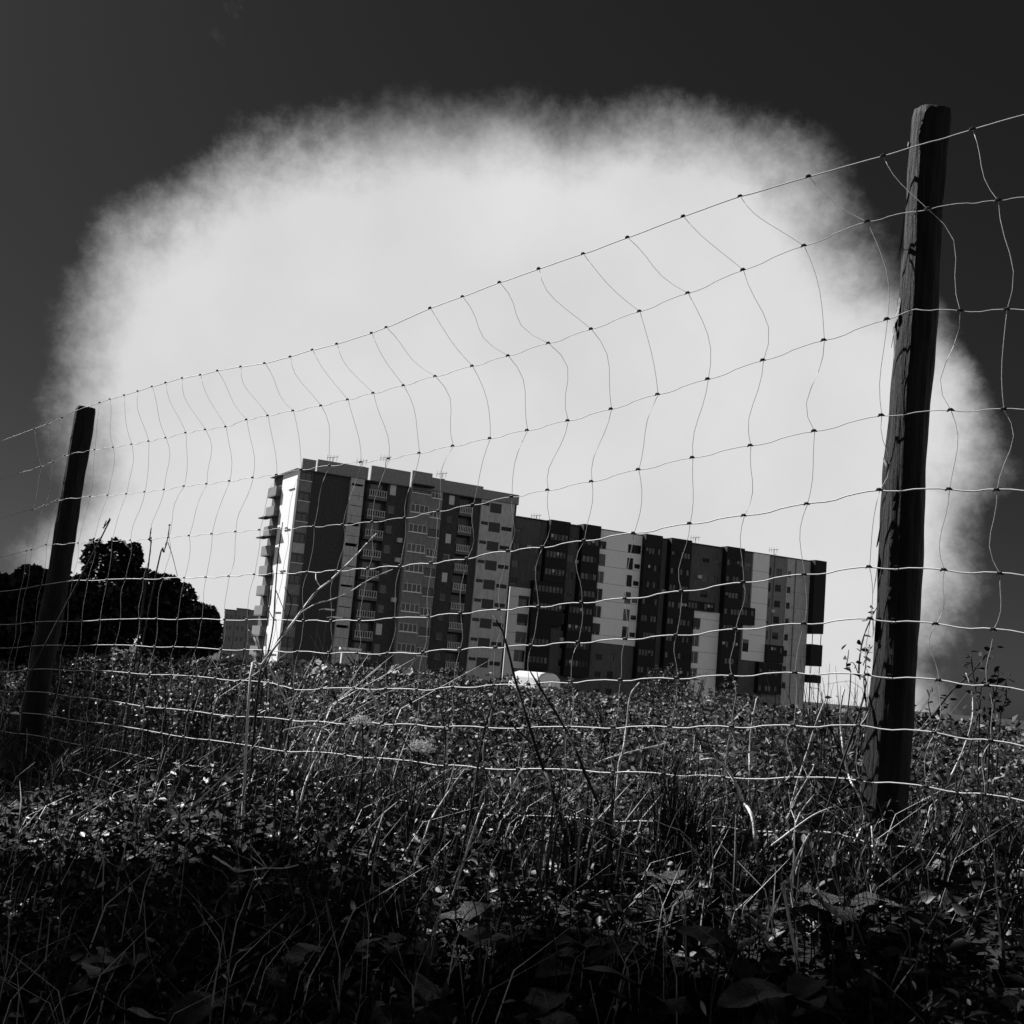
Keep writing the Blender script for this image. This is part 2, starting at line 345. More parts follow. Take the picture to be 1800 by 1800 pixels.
# sunlit end wall with its balconies
eh = []
ew = MB().box(-.3, 0, -.02, 6.8, 0, Z(T) - .03); ew.build('end_wall', 'white', nb)
MB().box(-.02, .02, 6.82, 12.0, 0, Z(T) - .03).build('end_wall', 'grey', nb)
for k in KS:
    z = Z(22.6 - PT * k)
    plate(nb, 'balcony_panel', 'lightgrey', -1.0, -.92, z, z + 1.25, 7.2, 11.2)
    plate(nb, 'balcony_slab', 'mid', -1.0, -.03, z - .2, z - .003, 7.2, 11.2)
    plate(nb, 'balcony_panel', 'mid', -.91, -.03, z, z + 1.25, 7.2, 7.28)
    window(nb, .25, .9, z + .4, z + 1.5, .04, 0, 'mid', 'glass') if False else None
    if k % 2 == 0: plate(nb, 'rail_shadow_bar', 'metal', -.42, -.303, z + .3, z + .36, .6, 3.2)  # dark bars standing in for thin rail shadows on the wall
for k in (1, 2): plate(nb, 'awning', 'dark', -2.2, -1.02, Z(22.0 - PT * k), Z(22.15 - PT * k), 7, 10.5)

# ---- the farther block
B0 = at(906, 911, 190)
fb = thing('apartment_block', 'long farther apartment block with white columns between black glazed bays', 'apartment building', (B0[0], B0[1], BASE), R(25.5), 'tower blocks beyond the field')
FT = 25.65; PF = 2.92
MB().box(.05, 62, 1.41, 13, 0, Z(FT) - .05).build('dark_core', 'dark', fb)  # interior darkness put into the colour of this filling
def fstrip(nm, m, u0, u1, v0, v1, w, holes, dep=.3):
    mb = MB(); wall(mb, u0, u1, Z(v0) if v0 > -5 else 0, Z(v1), w, dep, holes); return mb.build(nm, m, fb)
def fwin(h, u0, u1, sill, H, w, ks, pitch=PF, mull=1, fm='shutter', gm='glass', vmin=-3, fw=.06):
    for k in ks:
        s = sill - pitch * k
        if s < vmin: continue
        h.append((u0, u1, Z(s), Z(s + H))); window(fb, u0, u1, Z(s), Z(s + H), w, mull, fm if rng.random() > .12 else 'lightgrey', gm if rng.random() > .3 else 'curtain', fw, .14)
        if rng.random() < .45: t_ = H * rng.choice([.3, .5, .75]); plate(fb, 'roller_shutter', 'shutter' if rng.random() < .6 else 'dshut', u0 + .04, u1 - .04, Z(s + H) - t_, Z(s + H) - .04, -w + .03, -w + .08)
def bay(u0, u1, v0, v1, w=1.3, sill0=22.55):
    h = []; k = 0
    while True:
        s = sill0 - PF * k; k += 1
        if s < max(v0, -3): break
        if s + 1.15 > v1: continue
        a, b = u0 + .18, u1 - .18; h.append((a, b, Z(s), Z(s + 1.12))); n = max(2, round((b - a) / .68)); dx = (b - a) / n
        for i in range(n):
            r = rng.random(); window(fb, a + dx * i, a + dx * (i + 1), Z(s), Z(s + 1.12), w, 0, 'dark', 'curtain' if r < .35 else 'glass', .07, .12, 'bay_window')
            if r > .72: plate(fb, 'curtain', 'dshut' if r < .92 else 'pale', a + dx * i + .1, a + dx * (i + 1) - .1, Z(s + .1) + (.4 if r > .86 else 0), Z(s + 1.0), -w + .105, -w + .117)
    fstrip('bay_wall', 'dark', u0, u1, v0, v1, w, h)
E_ = -6
h = []; fwin(h, .1, 1.3, 23.2, .62, 0, [0]); fwin(h, .1, 1.3, 23.2, 1.15, 0, range(1, 4)); fwin(h, 4.1, 5.3, 22.9, 1.1, 0, range(1, 3))
fstrip('wall', 'grey', 0, 5.55, 14.15, FT, 0, h)
fstrip('wall', 'grey', 5.55, 12.2, 14.15, FT, 0, (lambda h: (fwin(h, 10.15, 11.6, 22.4, 1.2, 0, range(0, 3)), h)[1])([]))
h = []; fwin(h, 1.7, 3.7, 10.9, 1.95, .3, range(0, 5), 2.95, 1, 'frame', fw=.05)
fstrip('white_wall', 'white', 0, 3.78, E_, 14.1, .3, h)
fstrip('wall', 'grey', 3.78, 12.2, E_, 14.14, 0, (lambda h: (fwin(h, 10.15, 11.6, 22.4, 1.2, 0, range(3, 8)), h)[1])([]))
bay(6.0, 9.7, 22.4, 25.9, 1.3); bay(5.5, 9.62, 15.55, 22.38, 1.2); bay(3.8, 9.6, 8.45, 15.5, 1.2); bay(3.8, 7.7, 1, 8.4, 1.2)
bay(12.2, 15.6, 12.45, 26.0, 1.4); bay(10.6, 15.4, 0.5, 12.4, 1.3)
h = []
fwin(h, 15.75, 17.5, 22.35, 1.35, .25, [0], 2.95, 1, 'frame'); fwin(h, 15.75, 17.5, 22.45, 2.0, .25, range(1, 6), 2.95, 1, 'frame')
fwin(h, 21.85, 24.5, 22.35, 1.5, .25, [0], 2.95, 1, 'shutter'); fwin(h, 21.85, 23.1, 22.45, 2.0, .25, range(1, 6), 2.95, 0); fwin(h, 23.35, 24.5, 22.75, .8, .25, range(1, 6), 2.95, 1)
fstrip('white_wall', 'white', 15.6, 24.6, 6.5, FT, .25, h)
h = []; fwin(h, 17.2, 18.4, 3.6, 1.0, 0, range(0, 3)); fwin(h, 19.6, 20.8, 3.6, 1.2, 0, range(0, 3)); fstrip('wall', 'grey', 12.2, 24.6, E_, 6.45, 0, h)
fstrip('wall', 'grey', 24.6, 34.35, E_, FT, 0, [])
bay(24.6, 28.05, 1, 25.95, 1.4); bay(29.95, 34.25, .5, 25.95, 1.35)
h = []; fwin(h, 37.6, 39.1, 22.6, .8, 0, [0]); fwin(h, 40.0, 41.3, 22.6, .6, 0, [0]); fwin(h, 37.6, 39.1, 22.2, 1.15, 0, range(1, 3)); fwin(h, 39.8, 41.2, 22.2, 1.1, 0, [1])
fstrip('wall', 'grey', 34.35, 41.8, 14.0, FT, 0, h)
bay(34.4, 40.2, 13.95, 15.5, .9, 14.15)
h = []; fwin(h, 35.95, 37.8, 10.5, 2.1, .3, range(0, 4), 2.95, 1, 'frame')
fstrip('white_wall', 'white', 35.9, 41.8, E_, 13.9, .3, h); bay(34.4, 35.88, 1, 13.9, 1.0)
fstrip('wall', 'grey', 41.8, 48.55, E_, FT, 0, (lambda h: (fwin(h, 46.9, 48.3, 22.3, 1.35, 0, [0]), fwin(h, 46.9, 48.3, 22.3, 1.35, 0, [2]), h)[2])([]))
bay(41.8, 45.7, 1, 25.95, 1.4); bay(45.72, 49.0, 12.4, 15.5, 1.1, 14.0)
h = []; fwin(h, 47.2, 48.7, 7.6, 2.2, .3, [0], 2.95, 1); fstrip('white_wall', 'white', 47.1, 48.55, 6.1, 12.35, .3, h)
fstrip('white_wall', 'white', 48.55, 52.2, 6.1, FT, .3, []); fstrip('wall', 'grey', 48.55, 52.2, E_, 6.05, 0, [])
h = []; fwin(h, 52.25, 53.0, 21.9, 1.6, 0, range(0, 5), PF, 0); fwin(h, 54.0, 55.35, 22.1, 1.25, 0, range(0, 5), PF, 1)
fstrip('wall', 'lightgrey', 52.2, 56.5, E_, FT, 0, h)
h = []; fwin(h, 56.65, 57.5, 22.1, 1.15, .12, range(0, 8), PF, 0); fstrip('light_wall', 'pale', 56.5, 61.9, E_, FT, .12, h)
bay(52.2, 56.0, 6.2, 9.3, 1.0, 7.9); bay(50.5, 55.8, .5, 6.0, 1.1, 3.8)
for a, b, lo, w in ((15.62, 24.58, 7, .25), (.02, 3.76, 1, .3), (35.92, 41.78, 1, .3), (48.56, 52.18, 7, .3), (56.52, 61.88, 1, .12)):
    for k in range(9):
        v = 25.3 - PF * k - (1.1 if a < 1 or 30 < a < 40 else 0)
        if lo < v < (13.5 if a < 1 or 30 < a < 40 else 25): plate(fb, 'floor_joint', 'mid', a, b, Z(v), Z(v) + .05, -w - .012, -w - .002)
for u, v0 in ((5.0, 14.2), (11.9, 1), (28.9, 0), (46.3, 15.6), (53.5, 9.4), (58.4, 0)):
    plate(fb, 'drainpipe', 'mid', u, u + .1, Z(v0), Z(FT) - .1, -.14 if u < 55 else -.26, -.02 if u < 55 else -.13)
for u, v in ((11.7, 19.3), (29.2, 16.2), (46.1, 19.0), (36.6, 19.6), (53.2, 15.2), (10.0, 6.1), (2.4, 20.6)):
    plate(fb, 'air_conditioner', 'pale', u, u + .8, Z(v), Z(v) + .6, -.42, -.02)
for q in (62.3, 64.3):
    for a, b in ((10.28, 12.27), (4.63, 6.27)): plate(fb, 'balcony_post', 'dark', q, q + .1, Z(a), Z(b), -1.2, -1.1)
for a, b in ((12.3, 25.9), (6.3, 10.25), (3.2, 4.6)): plate(fb, 'end_balcony', 'dark', 61.95, 64.65, Z(a), Z(b), -1.4, 4)
plate(fb, 'balcony_railing', 'pale', 62.0, 64.5, Z(2.2), Z(2.3), -1.3, -1.22)
for q in (62.2, 64.2): plate(fb, 'balcony_post', 'dark', q, q + .15, 0, Z(3.19), -1.3, -1.15)
plate(fb, 'coping', 'grey', -.05, 62.0, Z(FT) + .002, Z(FT) + .12, -.42, .2)

# rooftop antennas: each stands on its block
def antenna(px, py, Y, hgt, label, kind):
    p = at(px, py, Y); t = thing('roof_antenna', label, 'antenna', p, 0, 'aerials on the roofs')
    MB().tube([(0, 0, -1), (0, 0, hgt)], .045, 5).build('mast', 'metal', t)
    m = MB(); m.tube([(-.9, .2, hgt - .1), (.8, -.2, hgt + .12)], .04, 4)
    for i in range(4): m.tube([(-.8 + .45 * i, .2, hgt - .5), (-.8 + .45 * i, .2, hgt + .4)], .025, 4)
    m.build('aerial', 'metal', t)
    if kind: MB().tube([(0, 0, hgt - .8), (.5, 0, hgt - .8)], .05, 4).build('side_arm', 'metal', t)
antenna(583, 826, 163, 1.8, 'tall aerial above the left end of the brick block roof', 0)
antenna(635, 830, 166, 1.6, 'aerial over the gap between parapet panels of the brick block', 1)
antenna(676, 833, 168, 2.4, 'thin aerial behind the third parapet panel of the brick block', 0)
antenna(775, 858, 173, 2.2, 'aerial on the brick block above its projecting window bay', 1)
antenna(942, 917, 192, 1.0, 'small aerial at the left end of the long farther block', 0)
antenna(1222, 958, 203, 1.3, 'small aerial midway along the roof of the long farther block', 0)
antenna(1360, 978, 209, 1.2, 'small aerial near the right end of the long farther block', 1)

# distant blocks on the skyline, left of the near block
pd = at(394, 1086, 330)
db = thing('distant_building', 'pale distant row of flats on the skyline between the trees and the brick block', 'building', (pd[0], pd[1], -10), R(4))
hz = pd[2] + 12.0
for i, (a, b, q) in enumerate([(0, 3, .2), (3.2, 6.4, .8), (6.7, 9.4, .6), (10.4, 13.6, 1.2)]):
    hs = [(a + .5, a + 1.2, hz - 3 * j - 2.2, hz - 3 * j - 1) for j in range(3)] + [(b - 1.3, b - .6, hz - 3 * j - 2.2, hz - 3 * j - 1) for j in range(3)]
    mb = MB(); wall(mb, a, b, 0, hz + q, 0, .3, hs, 8); mb.build('wall', 'lightgrey', db)
    plate(db, 'roof', 'mid', a - .1, b + .1, hz + q + .002, hz + q + .3, -.2, 8)
plate(db, 'dark_core', 'glass', .05, 13.5, 0, hz - .2, .31, 7.9)
plate(db, 'low_wing', 'pale', 13.7, 17, 0, hz - 2, 0, 8)

# ------------------------------------------------------------------ vehicles half hidden by the weeds
def van(px, py, Y, rot, label, Lg=4.6, Hh=2.1):
    p = at(px, py, Y); t = thing('parked_van', label, 'van', (p[0], p[1], p[2] - Hh), rot); t.scale = (Lg / 4.6, 1, 1)
    prof = [(0, .45), (0, 1.0), (.25, 1.15), (.75, 1.75), (1.15, 2.0), (1.9, 2.1), (3.1, 2.1), (3.9, 2.02), (4.4, 1.85), (4.6, 1.5), (4.6, .45)]
    q = MB(); n = len(prof)
    for y, s in ((-.9, 1), (-.82, 1.0), (.82, 1.0), (.9, 1)):
        for x, z in prof: q.v.append(((x - 2.3) * (1 if abs(y) < .85 else .985), y, (z if abs(y) < .85 else .45 + (z - .45) * .95) * Hh / 2.1))
    for k in range(3):
        for i in range(n): q.f.append((k*n + i, k*n + (i+1) % n, (k+1)*n + (i+1) % n, (k+1)*n + i))
    q.f.append(tuple(range(n))); q.f.append(tuple(range(3*n, 4*n))[::-1]); q.build('body', 'car', t)
    for x0, x1 in ((-1.55, -.75), (-.65, .55), (.65, 1.8)): plate(t, 'side_window', 'glass', x0, x1, .95 * Hh / 2.1, 1.32 * Hh / 2.1, -.93, -.9)
    wm = MB().tube([(0, -.11, 0), (0, .11, 0)], .32, 14).mesh('wheel', 'tyre')
    for x in (-1.45, 1.4):
        for y in (-.8, .8): link('wheel', wm, t, (x, y, .32))
    return t
van(940, 1181, 70, R(68), 'white van with a rounded roof showing above the weeds before the black bays', 4.6, 2.15)
kp = at(616, 1139, 70); kg = float(ground(kp[0], kp[1])); kh = kp[2] - kg
kt = thing('kiosk', 'small white kiosk with a flat roof showing over the weeds below the brick block', 'kiosk', (kp[0], kp[1], kg), R(12))
MB().box(-.5, .5, -.5, .5, -.1, kh - .14).build('wall', 'pale', kt); MB().box(-.62, .62, -.62, .62, kh - .138, kh).build('roof', 'car', kt); MB().box(-.28, .28, -.53, -.502, 0, 1.9).build('door', 'mid', kt)

def street_lamp(px, py, Y, label, hgt):
    p = at(px, py, Y); t = thing('street_lamp', label, 'street lamp', (p[0], p[1], p[2] - hgt), 0, 'lamps before the brick block')
    MB().tube([(0, 0, 0), (0, 0, hgt)], [.09, .06], 6).build('pole', 'metal', t)
    MB().tube([(0, 0, hgt - .02), (.5, 0, hgt + .12), (1.0, 0, hgt + .12)], .06, 5).build('arm', 'metal', t)
    MB().box(.6, 1.5, -.2, .2, hgt + .04, hgt + .2).build('lamp_head', 'frame', t)
street_lamp(574, 1086, 110, 'street lamp with a pale head in front of the dark brick wall', 6)
street_lamp(561, 1072, 118, 'thin street lamp left of the pale headed one, before the brick wall', 6.5)

# ------------------------------------------------------------------ trees
def crown_pts(n, rad, lumps=9, small=1.0):
    c = rng.normal(size=(lumps, 3)); c /= np.linalg.norm(c, axis=1)[:, None]; c *= rng.uniform(.3, .76, (lumps, 1)); c[:, 2] *= .95
    r = rng.uniform(.3, .5, lumps) * small; k = rng.integers(0, lumps, n)
    d = rng.normal(size=(n, 3)); d /= np.linalg.norm(d, axis=1)[:, None]
    return (c[k] + d * r[k][:, None] * rng.uniform(.55, 1.05, (n, 1)) ** .5) * np.array(rad)
def tree(loc, rad, cz, label, n=7000, leaf=.14, group=None, name='broadleaf_tree', lumps=40):
    t = thing(name, label, 'tree', loc, 0, group)
    m = MB(); m.tube([(0, 0, -.3), (.05, 0, cz * .5), (0, .05, cz)], [rad[0] * .09, rad[0] * .07, rad[0] * .04], 8)
    for i in range(7):
        a = rng.uniform(0, 6.28); e = np.array([math.cos(a) * rad[0] * .7, math.sin(a) * rad[1] * .7, cz + rng.uniform(-.3, .6) * rad[2]])
        b = np.array([0, 0, cz * rng.uniform(.5, .9)]); m.tube([b, (b + e) / 2 + [0, 0, .1 * rad[2]], e], [rad[0] * .04, rad[0] * .025, rad[0] * .008], 5)
    m.build('trunk', 'bark', t)
    C = crown_pts(n, rad, lumps, .62) + [0, 0, cz]
    V, Q = leaves(C, rng.uniform(leaf * .7, leaf * 1.4, n), .2, .6); link('crown', fastmesh('crown', V, Q, 'tree'), t)
    return t
def tree_at(px, py, Y, wpx, hpx, label, **k):     # crown centred there, so wide and so high in the photograph
    p = at(px, py, Y); g = float(ground(p[0], p[1])); s = Y / FPX
    return tree((p[0], p[1], g), (wpx * s * .6, wpx * s * .6, hpx * s * .58), p[2] - g, label, **k)
GT = 'dark trees at the left edge of the field'
tree_at(200, 1052, 26, 135, 235, 'tallest dark bushy tree right beside the far fence post', n=15000, leaf=.17, group=GT)
tree_at(275, 1090, 29, 130, 190, 'dark bushy tree next to the tallest one, with a rounded shoulder', n=12000, leaf=.17, group=GT)
tree_at(350, 1112, 36, 84, 128, 'smallest dark round tree of the clump, nearest the brick block', n=9000, leaf=.17, group=GT)
tree_at(110, 1080, 22, 170, 190, 'low dark tree behind the foot of the far fence post', n=12000, leaf=.16, group=GT)
tree_at(15, 1085, 21, 170, 190, 'low dark tree at the very left edge', n=12000, leaf=.16, group=GT)
# unseen trees added on the sunny side and behind the photographer to shade the foreground
GO = 'unseen trees added to shade the near bank'
for i, (x, y, r, cz, zr, lb) in enumerate([
        (-7.3, 7.8, 1.9, 7.0, 4.0, 'slender unseen tree added left of the fence to shade the near bank'), (-8.7, 12.5, 2.2, 5.2, 3.3, 'unseen tree added beside the far post for shade'), (-6.4, 5.6, 1.8, 6.0, 3.4, 'tall unseen shade tree added between the slender one and the close one'),
        (-6.6, 4.1, 1.8, 4.4, 2.9, 'unseen tree added close by on the left to shade the bank'), (-5.5, 2.0, 1.8, 3.6, 2.8, 'unseen shade tree added beside the photographer on the left'), (-13.6, 23, 2.8, 5.2, 3.4, 'unseen shade tree added farther along the left side of the field'), (-10.7, 17.4, 2.5, 5, 3.2, 'unseen shade tree added along the left side of the field, next to the farther one'),
        (-6.5, -3.5, 2.4, 3.2, 3.4, 'first unseen shade tree of the row added behind the photographer'), (-2.6, -5, 2.4, 3.4, 3.6, 'second unseen shade tree of the row added behind the photographer'),
        (1.4, -5, 2.4, 3.2, 3.4, 'third unseen shade tree of the row added behind the photographer'), (5.2, -4, 2.4, 3.4, 3.6, 'fourth unseen shade tree of the row added behind the photographer'), (7.6, -.5, 2.2, 3.2, 3.3, 'last unseen shade tree of the row added behind the photographer')]):
    tree((x, y, float(ground(x, y))), (r, r, zr), cz, lb, n=3400 if 0 <= i < 5 and i != 1 else 8000, leaf=.26, group=GO)

# bushes along the foot of the farther block and at the right edge
def bush(loc, rad, label, n, leaf, m='leaf', group=None, name='bush', cat='bush', stems=6):
    t = thing(name, label, cat, loc, 0, group)
    C = crown_pts(n, rad, 11); C[:, 2] = np.abs(C[:, 2] + rad[2] * .25) * .95
    V, Q = (leaves6 if leaf < .055 else leaves)(C, rng.uniform(leaf * .5, leaf * 1.5, n), .35, .5); link('foliage', fastmesh('foliage', V, Q, m), t)
    s = MB()
    for i in range(stems):
        a = rng.uniform(0, 6.28); q = rng.uniform(.3, .8)
        s.tube([(0, 0, -.1), (math.cos(a) * rad[0] * q * .5, math.sin(a) * rad[1] * q * .5, rad[2] * .5), (math.cos(a) * rad[0] * q, math.sin(a) * rad[1] * q, rad[2] * 1.02)], [.012 * rad[2] + .004, .008 * rad[2] + .003, .004], 4)
    s.build('stems', 'darkstem', t); return t
def bush_at(px, pyt, Y, wpx, label, n, leaf, **k):   # top of the bush at that pixel
    p = at(px, pyt, Y); g = float(ground(p[0], p[1])); s = Y / FPX
    return bush((p[0], p[1], g - .05), (wpx * s / 2, wpx * s / 2 * .8, max(.25, p[2] - g) / 1.12), label, n, leaf, **k)
GB = 'bushes below the farther block'
bush_at(1162, 1158, 60, 95, 'leafy bush below the wide white column of the farther block', 2500, .13, group=GB)
bush_at(1218, 1166, 52, 85, 'rounded bush right of the one below the wide white column', 2500, .12, group=GB)
bush_at(1000, 1188, 62, 70, 'low bush at the right end of the white van roof', 1600, .13, group=GB)
bush_at(1310, 1210, 44, 110, 'low spreading bush below the dark bays of the farther block', 2500, .11, group=GB)
bush_at(1660, 1262, 40, 130, 'dark distant bush on the horizon just right of the near post', 3000, .16, m='tree', group=GB)
bush_at(1760, 1268, 38, 130, 'dark distant bush on the horizon at the right edge', 3000, .16, m='tree', group=GB)

# ------------------------------------------------------------------ weeds of the field
def visible_xy(n, y0, y1, pw=1.0, mar=1.06):
    y = y0 + (y1 - y0) * rng.random(n) ** pw; x = rng.uniform(-.47, .47, n) * y * mar; return x, y
def sfence(x, y): return -((x - P1[0]) * fn[0] + (y - P1[1]) * fn[1])
GW = 'weedy shrubs of the overgrown field'
desc = ['beside the far post', 'left of the dry umbel', 'behind the dry umbel', 'below the brick wall', 'below the slatted balconies', 'before the window bay',
        'left of the van roof', 'below the van roof', 'below the wide white column', 'below the dark bays', 'beside the near post', 'right of the near post']
rows = [(5.6, 'nearest'), (8.0, 'second nearest'), (11.5, 'middle'), (17, 'second farthest'), (27, 'farthest')]
for ri, (yy, rn) in enumerate(rows):
    for ci, px in enumerate([170, 330, 480, 600, 700, 800, 905, 1010, 1130, 1270, 1420, 1690]):
        px2 = px + (ri % 2) * 40 - 20 + rng.uniform(-25, 25); y = yy * rng.uniform(.9, 1.12); x = (px2 - 900) / FPX * y
        if sfence(x, y) < .7: continue
        hz = 1182 + (px2 - 900) * .0875
        top = hz + [92, 60, 34, 14, 0][ri] + rng.uniform(-24, 20) - (12 if 480 < px2 < 860 and ri > 2 else 0) + (22 if 860 < px2 < 1020 and ri > 1 else 0)
        p = at(px2, top, y); g = float(ground(p[0], p[1])); hh = max(.3, p[2] - g)
        bush((p[0], p[1], g), ((yy * .055 + .28) * rng.uniform(.65, 1.25), yy * .05 + .25, hh / 1.1), 'weedy shrub %s, in the %s row beyond the fence' % (desc[ci], rn), [1500, 1700, 1700, 1800, 2000][ri], [.032, .04, .05, .065, .085][ri] * rng.uniform(.75, 1.3), m=('leaf', 'leaf2', 'leaf3' if 550 < px2 < 1420 else 'leaf2', 'leaf')[rng.integers(0, 4)], group=GW, name='weed_shrub', cat='shrub')  # pale leaves only mid-field, darker ones beside them, imitating sunlight there
# ground cover nobody could count
n = 120000; x, y = visible_xy(n, 4.0, 34, 1.7); k = (sfence(x, y) > .1) & (np.sin(x * 1.1 + 2 + .4 * y) * np.sin(y * .8 - x * .3) + .5 * np.sin(x * 2.9) * np.sin(y * 1.7) + 1.4 * rng.random(len(x)) > .35); x, y = x[k], y[k]
hh = (.18 + .5 * (.5 + .5 * np.sin(x * 1.3 + 1) * np.sin(y * .9)) + .25 * rng.random(len(x))) * rng.random(len(x)) ** .6
V, Q = leaves(np.stack([x, y, ground(x, y) + hh], 1), rng.uniform(.6, 1.4, len(x)) * (.018 + .0026 * y), .3, .5)
link('weeds', fastmesh('weeds', V, Q, 'leaf'), kind='stuff')
n = 60000; x, y = visible_xy(n, 34, 150, 1.6); V, Q = leaves(np.stack([x, y, ground(x, y) + rng.random(n) ** .7 * (.72 + .25 * np.sin(x * .4) * np.sin(y * .3))], 1), rng.uniform(.14, .34, n), .3, .6)
link('weeds', fastmesh('weeds', V, Q, 'leaf'), kind='stuff')
n = 34000; x, y = visible_xy(n, 1.3, 13, 1.3); k = (sfence(x, y) > -.35) | (rng.random(n) < .22); x, y = x[k], y[k]; n = len(x); V, Q = blades(np.stack([x, y, ground(x, y) - .01], 1), rng.uniform(.08, .3, n), rng.uniform(.0018, .004, n))
link('grass', fastmesh('grass', V, Q, 'grass'), kind='stuff')
n = 2000; x, y = visible_xy(n, 3.0, 12, 1.2); V, Q = blades(np.stack([x, y, ground(x, y)], 1), rng.uniform(.08, .4, n), rng.uniform(.0012, .003, n), .5, .6)
link('dry_grass', fastmesh('dry_grass', V, Q, 'straw'), kind='stuff')
n = 2600; x, y = visible_xy(n, 1.5, 5.5, 1.0); V, Q = leaves(np.stack([x, y, ground(x, y) + rng.random(n) ** 2 * .12 + .01], 1), rng.uniform(.015, .06, n), .0, .45)
link('leaf_litter', fastmesh('leaf_litter', V, Q, 'straw' if False else 'grass'), kind='stuff')
n = 420; x, y = visible_xy(n, 2.5, 5.0, 1.0); V, Q = leaves6(np.stack([x, y, ground(x, y) + rng.random(n) ** 2 * .15 + .02], 1), rng.uniform(.012, .045, n), .0, .4)
link('dry_leaves', fastmesh('dry_leaves', V, Q, 'straw'), kind='stuff')

n = 34000; x, y = visible_xy(n, 1.4, 7.5, 1.0); k = sfence(x, y) < .5; x, y = x[k], y[k]; n = len(x)
V, Q = leaves6(np.stack([x, y, ground(x, y) + rng.random(n) ** 1.5 * (.05 + .11 * (.5 + .5 * np.sin(x * 3 + y)))], 1), rng.uniform(.018, .07, n), .25, .5)
link('ground_cover', fastmesh('ground_cover', V, Q, 'cover'), kind='stuff')
# thin tangled stems all through the weeds
for m_, cnt, seed in (('darkstem', 1500, 1), ('stalk', 260, 2)):
    q = MB(); x, y = visible_xy(cnt, 3.2, 16, 1.5)
    for a, b in zip(x, y):
        sf = float(sfence(a, b))
        if sf < (-1.2 if m_ == 'darkstem' else -.15): continue
        g = float(ground(a, b)); hh = rng.uniform(.2, .75 if sf > .4 else .4) * (1 + .25 * (rng.random() > .85)); az = rng.uniform(0, 6.28); ln = rng.uniform(.05, .6) * hh; o = np.array([math.cos(az), math.sin(az), 0]); p0 = np.array([a, b, g - .02])
        j = rng.normal(0, .03, (2, 3)); rr = rng.uniform(.0012, .0028) * (1 + y.mean() * .02)
        pts = [p0, p0 + o * ln * .3 + [0, 0, hh * .45] + j[0], p0 + o * ln * .7 + [0, 0, hh * .8] + j[1], p0 + o * ln * 1.2 + [0, 0, hh * (1 - .2 * rng.random())]]
        sp = smooth(pts, 3); q.tube(sp, [rr * (1 - .6 * i_ / len(sp)) for i_ in range(len(sp))], 4, False)
        if rng.random() < .6:
            az += rng.uniform(1, 2.5); o2 = np.array([math.cos(az), math.sin(az), .6]); q.tube([pts[1], pts[1] + o2 * hh * .18, pts[1] + o2 * hh * .3 + [0, 0, .04]], [rr * .7, rr * .5, rr * .3], 4, False)
    q.build('tangled_stems', m_, kind='stuff')
# broad leaved plants on the near bank: every leaf a part
def leaf_mesh(i):
    q = MB(); Lg = 1.0; nseg = 14
    for s in range(nseg + 1):
        t = s / nseg; w = .30 * math.sin(math.pi * min(1, t * .93 + .05)) ** .8 * (1 + .12 * math.sin(9 * t + i) + .10 * (s % 2)); z = .55 * t - .62 * t * t + .03 * math.sin(7 * t + i)
        q.v += [(-w, t * Lg, z + .10 * w + .02 * math.sin(13 * t)), (0, t * Lg, z - .03), (w, t * Lg, z + .10 * w + .02 * math.cos(11 * t))]
    for s in range(nseg):
        b = 3 * s; q.f += [(b, b + 1, b + 4, b + 3), (b + 1, b + 2, b + 5, b + 4)]
    q.tube([(0, -.25, -.12), (0, 0, -.02)], .022, 4); return q.mesh('leaf', 'broad', True)
LM = [leaf_mesh(i) for i in range(4)]
GP = 'broad leaved weeds on the shaded near bank'
spots = [(330, 1560), (430, 1640), (560, 1660), (640, 1580), (690, 1660), (760, 1540), (850, 1600), (900, 1480), (960, 1560), (1040, 1500), (1060, 1640), (1150, 1560), (1230, 1620), (1300, 1540), (1400, 1600),
         (700, 1450), (830, 1440), (520, 1480), (240, 1480), (1180, 1450), (980, 1700), (800, 1720), (600, 1740), (1320, 1700), (1460, 1520), (400, 1740)]
PW = ['below the grey pointed leaf left of the forked twig', 'well below the forked twig', 'under the lowest small scrap of leaf', 'left of the upright bright scrap', 'above the grey ribbed leaf', 'left of the narrow pale leaf', 'under the upright bright scrap', 'in the grass below the long pale blade',
  'left of the long flat pale leaf', 'right of the curled pale leaf', 'just under the slanting pale leaf', 'below the tiny pale leaf', 'right of the slanting pale leaf', 'below the hooked stalk', 'left of the foot of the near post', 'above the large torn pale leaf to its right',
  'under the pale leaf above the narrow one', 'left of the large torn pale leaf', 'at the left end of the bank under the pale scrap', 'behind the tiny pale leaf', 'at the bottom of the bank in the middle', 'at the bottom of the bank right of the ribbed leaf', 'at the bottom of the bank left of the ribbed leaf', 'at the bottom of the bank below the short grey stalk', 'beside the foot of the near post', 'lowest one on the left of the bank']
for i, (px, py) in enumerate(spots):
    Yb = 2.0 + 1.7 * (1760 - py) / 330.0; p = at(px, py, Yb); g = float(ground(p[0], p[1]))
    t = thing('broad_leaf_weed', 'broad leaved plant ' + PW[i], 'weed', (p[0], p[1], g), 0, GP)
    for j in range(7):
        o = link('leaf', LM[(i + j) % 4], t, (0, 0, .05 + .012 * j)); s = rng.uniform(.09, .2); o.scale = (s, s, s)
        o.rotation_euler = (rng.uniform(-.2, .45), rng.uniform(-.3, .3), j * 2.4 + rng.uniform(-.4, .4))

